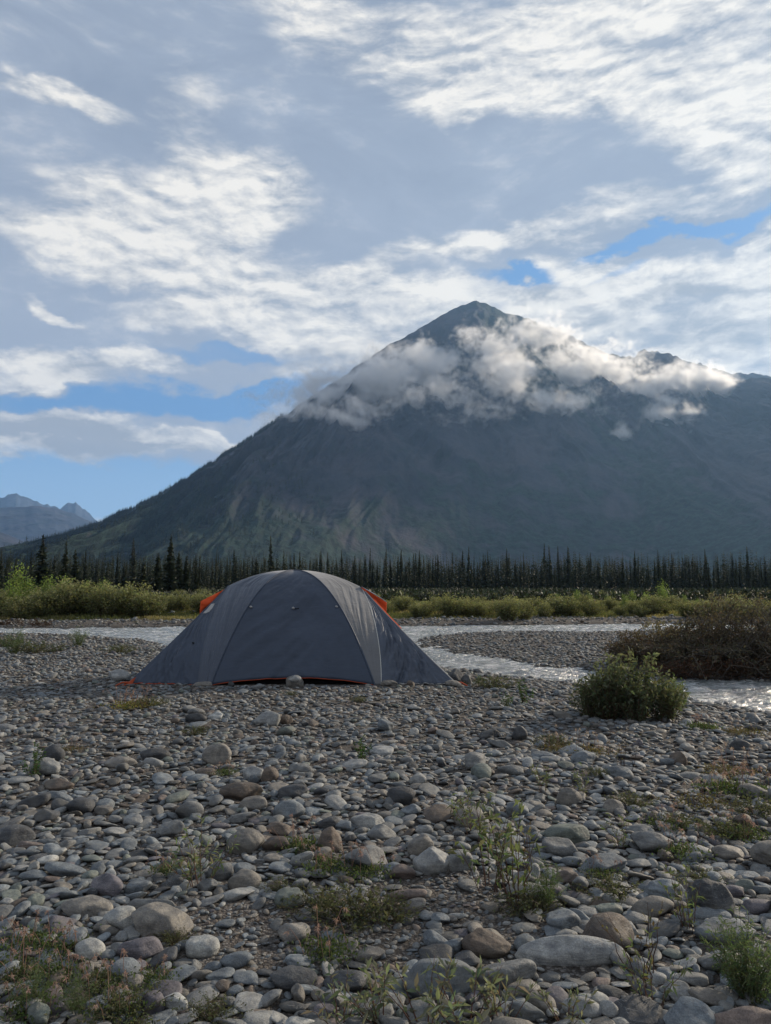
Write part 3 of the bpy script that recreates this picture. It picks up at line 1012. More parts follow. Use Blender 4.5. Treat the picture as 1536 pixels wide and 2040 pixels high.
# toggles on the front panel, guy points
for fs_, ft_, r_ in ((0.60, 0.04, 0.016), (0.60, 0.50, 0.016), (0.60, 0.97, 0.014)):
    p_ = on_panel(PF, fs_, ft_) + np.array([0, -0.012, 0.004])
    path = np.array([p_ + (-0.016, 0, 0.004), p_, p_ + (0.016, -0.004, -0.006)])
    V, Fq = tubes([(path, np.array([r_ * .5, r_, r_ * .4]))], 7)
    link('toggle', fast_mesh('toggle', V, Fq), M_GREY, tent)
p_ = on_panel(PF, 0.60, 0.5)
V, Fq = tubes([(np.array([p_ + (0, -.012, 0), p_ + (0.035, -.02, -0.004), p_ + (0.07, -.02, 0.002)]), np.full(3, 0.005))], 5)
link('tie_tab', fast_mesh('tie_tab', V, Fq), M_BLACK, tent)
p_ = on_panel(PVL, 0.62, 0.35)
V, Fq = tubes([(np.array([p_ + (-.012, -.012, 0), p_ + (0.012, -.02, -0.004)]), np.full(2, 0.009))], 5)
link('guy_loop', fast_mesh('guy_loop', V, Fq), M_BLACK, tent)
# pegging straps
for g_, b_ in (((-1.83, FRY, 0.03), (-1.95, FRY - .04, 0.0)), ((1.80, FRY, 0.03), (1.92, FRY - .05, 0.0))):
    V, Fq = tubes([(np.array([g_, ((g_[0] + b_[0]) / 2, (g_[1] + b_[1]) / 2, 0.03), b_]), np.array([0.012, 0.01, 0.008]))], 6)
    link('peg_strap', fast_mesh('peg_strap', V, Fq), M_TRIM, tent)
box_strip('storm_flap', (-1.84, FRY - .0, 0.03), (-1.74, FRY - .0, 0.09), (-1.78, FRY - .02, 0.0), (-1.90, FRY - .02, 0.0), M_TRIM, 0.003, 8, 0.02, 4)['label'] = 'orange lining showing at the left tip'

# ------------------------------------------------------------------ spruces
def spruce_mesh(H, R, seed, dens=1.0, whorls=34, ragged=0.35, bare=0.10):
    rg = np.random.RandomState(seed)
    T, C, Vv = [], [], []
    n0 = 0
    hs = bare + (0.985 - bare) * np.linspace(0, 1, whorls * 7) ** 0.92
    a = 0.0
    for h in hs:
        for j in range(1):
            a += 2.4 + rg.uniform(-.5, .5)
            env = R * ((1 - h) ** 0.85) * (0.85 + 0.15 * math.sin(h * 23 + seed)) + 0.035 * R
            rr = env * rg.uniform(.45, 1.2) * (0.5 if rg.rand() < ragged * .4 else 1.0)
            z = h * H + rg.uniform(-.02, .02) * H
            dz = -rr * rg.uniform(0.1, 0.6) + 0.015 * H * (h > .9)
            ca, sa = math.cos(a), math.sin(a)
            wv = rr * 0.36 + 0.03
            tipz = z + dz
            hang = rr * rg.uniform(.15, .5) + 0.05
            base = np.array([0.02 * ca, 0.02 * sa, z])
            tip = np.array([rr * ca, rr * sa, tipz])
            mid = (base + tip) / 2 + np.array([0, 0, 0.03 * rr])
            side = np.array([-sa, ca, 0]) * wv
            col = np.array((0.026, 0.038, 0.019)) * rg.uniform(0.6, 1.5) * np.array([rg.uniform(.9, 1.3), 1, rg.uniform(.8, 1.1)])
            # flat spray, and hanging twigs below it
            Vv += [base, mid + side, tip, mid - side, mid + side * .9 + (0, 0, -hang), mid - side * .9 + (0, 0, -hang * rg.uniform(.5, 1.1)), (base + mid) / 2 + (0, 0, -hang * 1.1), tip + (0, 0, -hang * .5), mid]
            b = n0
            T += [(b, b + 1, b + 2), (b, b + 2, b + 3), (b, b + 1, b + 4), (b + 8, b + 2, b + 4), (b, b + 3, b + 5), (b + 8, b + 7, b + 5), (b, b + 8, b + 6), (b + 8, b + 2, b + 7)]
            C += [col] * 9
            n0 += 9
    return np.array(Vv), np.array(T), np.array(C)


def trunk_mesh(H, r0, seed):
    rg = np.random.RandomState(seed)
    zs = np.linspace(-0.2, 1.0, 9)
    P = np.stack([np.cumsum(rg.normal(0, .006, 9)) * H * .3, np.cumsum(rg.normal(0, .006, 9)) * H * .3, zs * H], 1)
    R_ = r0 * (1 - np.clip(zs, 0, 1)) ** 0.9 + 0.008
    V, Fq = tubes([(P, R_)], 6)
    return V, Fq


TREES = []
specs = [(8, .95, 36), (9, .85, 40), (7.5, 1.05, 34), (9.5, 1.1, 40), (8.5, .8, 42), (10, 1.4, 42), (7, .85, 32), (9, 1.8, 40), (10.5, 1.9, 44), (8, 1.3, 34)]
for i, (H, R, wh) in enumerate(specs):
    V, T, C = spruce_mesh(H, R, 100 + i, 1.0 + (R > .9) * .5, wh, 0.35, 0.05 if R > .9 else 0.12)
    cm = fast_mesh('spruce_crown', V, T, True, {'tint': ('FLOAT_COLOR', C)}); cm.materials.append(M_NEEDLE)
    V, Fq = trunk_mesh(H, 0.10 + R * .04, i)
    tm = fast_mesh('spruce_trunk', V, Fq, True, {'tint': ('FLOAT_COLOR', np.tile((0.05, 0.04, 0.033), (len(V), 1)))}); tm.materials.append(M_BARK)
    TREES.append((H, cm, tm))


def spruce(px, D, top_py, kind, label, group=None, wide=1.0):
    a, _ = azel(px, 1150)
    x, y = D * math.sin(a), D * math.cos(a)
    z = gz(x, y)
    _, e = azel(px, top_py)
    H = e * D + CAMZ - z
    h0, cm, tm = TREES[kind]
    s = H / h0
    r_ = empty('spruce_tree', (x, y, z - 0.03), random.uniform(0, 6.28))
    r_.scale = (s * wide, s * wide, s)
    r_.rotation_euler[0] = random.uniform(-.02, .02); r_.rotation_euler[1] = random.uniform(-.025, .025)
    link('crown', cm, None, r_); link('trunk', tm, None, r_)
    tag(r_, label, 'tree', group)
    return r_


solo = [(84, 80, 1064, 5, 'black narrow spruce standing tall near the left edge of the photo', 1.3), (130, 70, 1078, 5, 'bushy dark spruce second tall one from the left edge', 1.0),
        (150, 72, 1094, 7, 'shorter shaggy spruce leaning against the bushy dark one at left', 0.8), (338, 66, 1066, 8, 'tallest broad spruce left of the tent', 0.8),
        (312, 68, 1100, 7, 'greenish spruce just left of the tallest broad one', 0.9), (370, 66, 1106, 7, 'sunlit shorter spruce right of the tallest broad one', 0.9),
        (392, 64, 1118, 8, 'small sunlit spruce nearest the left side of the tent', 0.8), (356, 70, 1098, 8, 'small dark spruce in the cluster beside the tallest broad one', 1.0),
        (540, 110, 1067, 3, 'tall ragged spruce rising above the top of the tent', 0.9), (284, 72, 1110, 9, 'mid sized spruce at the left of the near cluster', 1.0),
        (247, 95, 1122, 2, 'small spruce in front of the row left of the cluster', 1.2), (1097, 130, 1086, 1, 'tall thin spruce above the far river right of the tent', 1.0),
        (1132, 135, 1088, 6, 'thin pale dead topped spruce right of the thin tall one', 0.8), (1460, 125, 1102, 4, 'tall thin spruce above the brushwood near the right edge', 1.1),
        (1492, 130, 1106, 4, 'second tall spruce from the right edge', 1.0), (800, 120, 1098, 3, 'tall spruce close right of the tent', 0.9), (1265, 130, 1098, 4, 'tall spruce in the row over the bright green saplings', 1.1),
        (872, 125, 1104, 4, 'dark spruce standing up over the row above the far gravel', 1.0), (598, 115, 1098, 1, 'thin spruce top just right of the tall ragged one', 1.0),
        (640, 118, 1103, 4, 'spruce top above the right shoulder of the tent', 1.0)]
for px, D, ty, kd, lb, wd in solo:
    spruce(px, D, ty, kd, lb, None, wd * (1.35 if px < 420 else 1.15))
random.seed(11)
ntree = 300 - len(solo)
zones = [(60, 'by the left edge'), (200, 'by the tall pair'), (310, 'left of the near cluster'), (430, 'behind the near cluster'), (520, "over the tent's left shoulder"),
         (640, 'over the tent top'), (760, "over the tent's right shoulder"), (880, 'right of the tent'), (1000, 'under the peak'), (1140, 'by the thin spruce'), (1280, 'over the far gravel'),
         (1400, 'over the tallest sapling'), (9999, 'behind the brushwood')]
ORD = ['leftmost', 'second', 'third', 'fourth', 'fifth', 'sixth', 'seventh', 'eighth', 'ninth', 'tenth', 'eleventh', 'twelfth', 'thirteenth', 'fourteenth', 'fifteenth', 'sixteenth', 'seventeenth', 'eighteenth', 'nineteenth', 'twentieth']


def number_off(pairs, fmt):
    """pairs of (key, x on the picture, object): the words that single each one out"""
    d = {}
    for k_, x_, o_ in pairs:
        d.setdefault(k_, []).append((x_, o_))
    for k_, l_ in d.items():
        l_.sort(key=lambda q: q[0])
        for q, (x_, o_) in enumerate(l_):
            if len(l_) == 1: o_['label'] = 'only ' + fmt(k_, False)
            elif q == len(l_) - 1: o_['label'] = 'rightmost of the ' + fmt(k_, True)
            else: o_['label'] = (ORD[q] + (' ' if q == 0 else ' from left ') + 'of the ' + fmt(k_, True)) if q < len(ORD) else fmt(k_, True)


tree_pairs = []
for i in range(ntree):
    px = -60 + 1660 * ((i * 0.6180339) % 1.0) + random.uniform(-6, 6)
    if px < 520:
        D = random.uniform(92, 150)
    else:
        D = random.uniform(112, 165)
    ty = 1117 + random.gauss(0, 11) - 10 * (random.random() < .2) + 4 * max(0, (px - 768) / 768)
    ty -= 14 * fbm(np.array([px / 60.0]), np.array([3.3]), 3, 5)[0] - 7
    zn_ = [z_ for lim, z_ in zones if px < lim][0]
    front = D < (110 if px < 520 else 132)
    size = 'tall' if ty < 1108 else ('short' if ty > 1120 else 'medium')
    kd = random.choice([0, 1, 4, 6, 0, 4, 1, 2, 3, 9] if not front else [0, 1, 2, 3, 9, 4])
    o = spruce(px, D, ty, kd, 'x', 'spruces of the forest edge', random.uniform(.85, 1.2))
    tree_pairs.append(((size, 'front' if front else 'back', zn_), px, o))
number_off(tree_pairs, lambda k_, pl: '%s %s %s row %s' % (k_[0], 'spruces in' if pl else 'spruce in', k_[1], k_[2]))

# the forest behind them, one mass
LOW = [spruce_mesh(9, r_, 555 + q, .6, wh_, 0.4, 0.05) for q, (r_, wh_) in enumerate(((1.0, 9), (1.3, 9), (.8, 10), (1.1, 9), (.7, 9)))]
rg = np.random.RandomState(5)
VV, TT, CC, off = [], [], [], 0
for i in range(3600):
    a = rg.uniform(-.62, .62); D = 135 * (520 / 135) ** (rg.rand() ** 1.4)
    if a < -.12 and rg.rand() < .35: D = rg.uniform(108, 140)
    x, y = D * math.sin(a), D * math.cos(a); s = min(11.5, max(2.5, (azel(768, rg.triangular(1098, 1118, 1140))[1] * D + 0.6))) / 9.0
    c_, s_ = math.cos(i), math.sin(i); lowV, lowT, lowC = LOW[i % 5]
    Rm = np.array([[c_, -s_, 0], [s_, c_, 0], [0, 0, 1]]) * s
    VV.append(lowV @ Rm.T + (x, y, 0.5)); TT.append(lowT + off); CC.append(lowC * rg.uniform(.7, 1.3)); off += len(lowV)
me = fast_mesh('spruce_forest', np.vstack(VV), np.vstack(TT), True, {'tint': ('FLOAT_COLOR', np.vstack(CC))})
tag(link('spruce_forest', me, M_NEEDLE), 'dark spruce forest stretching back behind the front rows', kind='stuff')

# trees up the left flank of the mountain
tinyV, tinyT, tinyC = spruce_mesh(10, 2.4, 556, .6, 6, 0.3, 0.02)
VV, TT, CC, off = [], [], [], 0
aa, tt_ = [], []
for i in range(9000):
    px = rg.uniform(-60, 640)
    a = azel(px, 1100)[0]
    if rg.rand() < 0.30:
        t1 = 1.0 - abs(rg.normal(0, .012))
    else:
        t1 = rg.uniform(0.0, 1.0)
    edge = 0.98 - max(0, (px - 420)) / 260
    if t1 < 0.97 and rg.rand() > max(0.05, 1.0 - abs(t1 - (0.75 - px / 1500)) * 1.6) * (1 if px < 420 else 0.5): continue
    if px > 560 and t1 > .5: continue
    if fbm(np.array([a * 40]), np.array([t1 * 14.0]), 3, 61)[0] < 0.50 and t1 < .97: continue
    aa.append(a); tt_.append(t1)
x, y, z = main.surf(np.array(aa), np.array(tt_))
for i in range(len(x)):
    s = rg.uniform(.6, 1.3) * 1.25
    VV.append(tinyV * np.array([s, s, s]) + (x[i], y[i], z[i] - 0.5)); TT.append(tinyT + off); CC.append(tinyC * rg.uniform(.6, 1.2)); off += len(tinyV)
me = fast_mesh('hillside_forest', np.vstack(VV), np.vstack(TT), True, {'tint': ('FLOAT_COLOR', np.vstack(CC))})
tag(link('hillside_forest', me, M_NEEDLE), 'scattered dark spruces climbing the left flank of the mountain', kind='stuff')


# ------------------------------------------------------------------ bushes and plants
def bush(H, R, nst, nleaf, L, Wd, col, seed, upright=0.6, colv=0.3, bare=0.12, stem=(0.10, 0.07, 0.05), rad=0.006, topl=None, droop=0.0):
    """stems fanning from the root, leaves along them; returns meshes (foliage, stems)"""
    rg = np.random.RandomState(seed)
    paths, LP, LD = [], [], []
    per = max(2, nleaf // nst)
    for i in range(nst):
        a = rg.uniform(0, 6.283); q = rg.rand() ** 0.6
        h = H * (1 - 0.45 * q ** 2) * rg.uniform(.65, 1.05)
        tip = np.array([math.cos(a) * R * q, math.sin(a) * R * q, h])
        base = np.array([math.cos(a) * R * .25 * q, math.sin(a) * R * .25 * q, -0.02])
        ctrl = base * .4 + tip * .6 * np.array([1 - upright * .5, 1 - upright * .5, .9])
        s = np.linspace(0, 1, 7)
        P = bez(base, ctrl, tip, s)
        P[1:-1] += rg.normal(0, .012 * H, (5, 3))
        if droop: P[:, 2] -= droop * H * s ** 4
        paths.append((P, np.linspace(rad, rad * .25, 7)))
        u_ = bare + (1 - bare) * rg.rand(per) ** .85
        idx = np.clip(u_ * 6, 0, 5.999); i0 = idx.astype(int); f = (idx - i0)[:, None]
        pp = P[i0] * (1 - f) + P[i0 + 1] * f
        tv = P[i0 + 1] - P[i0]; tv /= np.linalg.norm(tv, axis=1)[:, None] + 1e-9
        dd = tv * .8 + rg.normal(0, .75, (per, 3))
        spread = rg.normal(0, 0.05 * H if H > .8 else 0.02 * H, (per, 3))
        LP.append(pp + spread * (u_[:, None] > .25)); LD.append(dd)
    LP = np.vstack(LP); LD = np.vstack(LD); n = len(LP)
    zr = np.clip(LP[:, 2] / H, 0, 1)[:, None]
    C = jitter_col(col, n, rg, colv, .15)
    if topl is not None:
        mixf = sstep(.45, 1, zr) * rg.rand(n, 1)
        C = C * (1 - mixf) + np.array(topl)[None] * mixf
    V, T, CC_ = leaf_arrays(LP, LD, L * rg.uniform(.6, 1.3, n), Wd * rg.uniform(.7, 1.3, n), colr=C, rng=rg)
    fo = fast_mesh('foliage', V, T, False, {'tint': ('FLOAT_COLOR', CC_)}); fo.materials.append(M_LEAF)
    V, Fq = tubes(paths, 4)
    st = fast_mesh('stems', V, Fq, True, {'tint': ('FLOAT_COLOR', np.tile(stem, (len(V), 1)))}); st.materials.append(M_BARK)
    return fo, st


def place(name, meshes, loc, rz, scale, label, cat, group=None, names=('foliage', 'stem')):
    r_ = empty(name, loc, rz)
    r_.scale = scale if isinstance(scale, tuple) else (scale,) * 3
    for m_, n_ in zip(meshes, names):
        link(n_, m_, None, r_)
    tag(r_, label, cat, group)
    return r_


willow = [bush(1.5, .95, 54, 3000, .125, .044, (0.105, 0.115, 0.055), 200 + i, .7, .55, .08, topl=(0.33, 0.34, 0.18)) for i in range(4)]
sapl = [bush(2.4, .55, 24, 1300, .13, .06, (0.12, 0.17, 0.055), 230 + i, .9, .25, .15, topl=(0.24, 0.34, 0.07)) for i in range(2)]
lowb = [bush(.45, .6, 50, 1500, .06, .02, (0.16, 0.17, 0.055), 240 + i, .5, .3, 0.0) for i in range(2)]
random.seed(21)
wpairs = []
# (px from, px to, count, distance, top py, proto list, scale variation)
def willow_row(x0, x1, n, D0, D1, t0, t1, protos, hbase, zone, name='willow_bush', cat='bush', noun='willow bush'):
    for i in range(n):
        px = x0 + (x1 - x0) * (i + random.uniform(.1, .9)) / n
        D = random.uniform(D0, D1); a = azel(px, 1200)[0]
        x, y = D * math.sin(a), D * math.cos(a); z = gz(x, y)
        ty = random.uniform(t0, t1) + random.choice((0, 0, 6, 14))
        H = azel(px, ty)[1] * D + CAMZ - z
        s = max(.2, H / hbase)
        o = place(name, random.choice(protos), (x, y, z), random.uniform(0, 6.28), (s * random.uniform(1.1, 1.45), s * random.uniform(1.0, 1.3), s),
                  'x', cat, 'willows and saplings on the far bank')
        wpairs.append(((noun, zone), px, o))


willow_row(-40, 300, 15, 28.5, 33, 1148, 1178, willow, 1.5, 'in the tall clump at the left edge')
willow_row(-40, 260, 8, 31, 35, 1140, 1160, sapl, 2.4, 'above the clump at the left edge', 'leafy_sapling', 'sapling', 'light green sapling')
willow_row(240, 440, 13, 28.5, 33, 1172, 1186, willow, 1.5, 'in the even row left of the tent')
willow_row(740, 960, 15, 28, 32, 1178, 1190, willow, 1.5, 'in the row close right of the tent')
willow_row(950, 1140, 12, 28.5, 32, 1180, 1192, willow, 1.5, 'above the small far gravel bank')
willow_row(1130, 1400, 18, 30, 38, 1182, 1192, willow, 1.5, 'left of the brown brushwood')
willow_row(1380, 1600, 13, 29, 36, 1180, 1192, willow, 1.5, 'behind the brown brushwood at the right edge')
willow_row(1100, 1400, 10, 34, 40, 1166, 1180, sapl, 2.4, 'left of the brushwood', 'leafy_sapling', 'sapling', 'bright green sapling')
willow_row(440, 740, 6, 35, 40, 1180, 1192, willow, 1.5, 'peeping round the tent')
willow_row(-40, 440, 16, 42, 56, 1168, 1184, willow, 1.5, 'in second row left of tent')
willow_row(740, 1120, 14, 44, 60, 1176, 1186, willow, 1.5, 'in second row right of tent')
willow_row(1120, 1600, 16, 48, 64, 1176, 1187, willow, 1.5, 'at the forest foot near the right edge')
number_off(wpairs, lambda k_, pl: (k_[0].replace('bush', 'bushes').replace('sapling', 'saplings') if pl else k_[0]) + ' ' + k_[1])
for px, D, ty, pr, nm, lb, cat, hb in ((1320, 34, 1157, sapl[0], 'leafy_sapling', 'tallest bright green sapling left of the brown brushwood', 'sapling', 2.4),
                                       (36, 32, 1122, sapl[1], 'leafy_sapling', 'tallest light green sapling at the far left edge', 'sapling', 2.4),
                                       (1012, 26.3, 1186, willow[1], 'willow_bush', 'rounded dark willow bush overhanging the far gravel bank', 'bush', 1.5),
                                       (1045, 27, 1194, willow[2], 'willow_bush', 'lower willow bush at the right of the overhanging one', 'bush', 1.5),
                                       (125, 30, 1160, willow[0], 'willow_bush', 'tall pale willow bush in front of the two dark spruces', 'bush', 1.5),
                                       (210, 29, 1165, willow[3], 'willow_bush', 'wide willow bush in front of the left forest', 'bush', 1.5)):
    a = azel(px, 1200)[0]; x, y = D * math.sin(a), D * math.cos(a); z = gz(x, y)
    s = (azel(px, ty)[1] * D + CAMZ - z) / hb
    place(nm, pr, (x, y, z), 1.0, s * 1.05, lb, cat)

# low ground cover on the far bank
rg = np.random.RandomState(9)
n = 26000
a = rg.uniform(-.60, .60, n); D = rg.uniform(24.5, 44, n)
x = D * np.sin(a); y = D * np.cos(a)
z, vg, sd, sf = ground_info(x, y)
keep = (vg > rg.uniform(.15, .9, n)) | ((sf > 1.0) & (rg.rand(n) < .03))
x, y, z = x[keep], y[keep], z[keep]; n = len(x)
P = np.repeat(np.stack([x, y, z], 1), 4, 0) + rg.normal(0, .05, (n * 4, 3)) * (1, 1, 0)
Dr = rg.normal(0, .45, (n * 4, 3)) + (0, 0, 1)
hgt = np.repeat(0.08 + 0.22 * fbm(x * .7, y * .7, 3, 77) ** 1.5, 4) * rg.uniform(.6, 1.2, n * 4)
tone = np.repeat(fbm(x * .5, y * .8, 3, 78), 4)[:, None]
C = np.array((0.085, 0.10, 0.038)) * (1 - sstep(.42, .6, tone)) + np.array((0.20, 0.175, 0.09)) * sstep(.42, .6, tone)
C = C * rg.uniform(.7, 1.3, (n * 4, 1))
V, T, CC_ = leaf_arrays(P, Dr, hgt, hgt * .16, colr=C, rng=rg)
me = fast_mesh('bank_grass', V, T, False, {'tint': ('FLOAT_COLOR', CC_)})
tag(link('bank_grass', me, M_LEAF), 'yellow-green grass and low growth on the far bank', kind='stuff')

# dark undergrowth at the forest foot
n = 22000
a = rg.uniform(-.60, .60, n); D = 46 + 80 * rg.rand(n) ** 1.3
x = D * np.sin(a); y = D * np.cos(a)
z = ground_info(x, y)[0]
hb = 0.15 + 0.6 * fbm(x * .35, y * .35, 3, 90) ** 1.3
P = np.stack([x, y, z], 1)
P = np.repeat(P, 4, 0) + rg.normal(0, .35, (n * 4, 3)) * (1, 1, 0); P[:, 2] += rg.rand(n * 4) * np.repeat(hb, 4)
V, T, CC_ = leaf_arrays(P, rg.normal(0, .7, (n * 4, 3)) + (0, 0, .8), rg.uniform(.2, .5, n * 4), rg.uniform(.08, .2, n * 4), colr=jitter_col((0.030, 0.038, 0.020), n * 4, rg, .6, .2), rng=rg)
me = fast_mesh('undergrowth', V, T, False, {'tint': ('FLOAT_COLOR', CC_)})
tag(link('undergrowth', me, M_NEEDLE), 'dark low scrub at the foot of the spruce forest', kind='stuff')


# ------------------------------------------------------------------ stones
def ico(sub):
    import bmesh
    bm = bmesh.new(); bmesh.ops.create_icosphere(bm, subdivisions=sub, radius=1)
    V = np.array([v.co[:] for v in bm.verts]); T = np.array([[v.index for v in f.verts] for f in bm.faces]); bm.free()
    return V, T


ICO = {k: ico(k) for k in (1, 2, 3, 4, 5)}


def stone_shape(V, rg, ang=0.3):
    """rounded polyhedron: soft minimum over random planes, angular or water-worn"""
    n = rg.randint(8, 15) if ang < .35 else rg.randint(7, 11)
    N = rg.normal(size=(n, 3)); N /= np.linalg.norm(N, axis=1)[:, None]
    d = rg.uniform(0.72, 1.12, n)
    k = 6 + ang * 40
    dot = np.clip(V @ N.T, 1e-4, None) / d[None]
    r = (np.sum(dot ** k, axis=1) + (1 / 1.18) ** k) ** (-1 / k)
    P = V * r[:, None]
    s1 = rg.uniform(0, 50, 3)
    w = np.sin(V @ rg.normal(size=3) * 2.2 + s1[0]) * .035 + np.sin(V @ rg.normal(size=3) * 4.1 + s1[1]) * .018
    P *= (1 + w)[:, None]
    if len(V) > 600:
        q = V * 3.1 + s1
        P *= (1 + (fbm(q[:, 0] + q[:, 2] * .7, q[:, 1] - q[:, 2] * .6, 4, rg.randint(999)) - .5) * (.05 + .09 * ang))[:, None]
    e = (P.max(0) - P.min(0)) / 2
    return (P - (P.max(0) + P.min(0)) / 2) / e


PAL = {'blue-grey': (0.170, 0.192, 0.210), 'grey': (0.180, 0.185, 0.185), 'light grey': (0.275, 0.28, 0.275), 'warm grey': (0.200, 0.187, 0.168), 'brown': (0.135, 0.108, 0.088),
       'dark': (0.070, 0.074, 0.080), 'greenish': (0.158, 0.180, 0.162), 'pinkish': (0.20, 0.160, 0.142), 'pale': (0.38, 0.385, 0.37), 'purplish': (0.140, 0.130, 0.145)}
names = list(PAL); wts = np.array([.30, .24, .12, .14, .035, .06, .045, .02, .015, .025]); wts /= wts.sum()

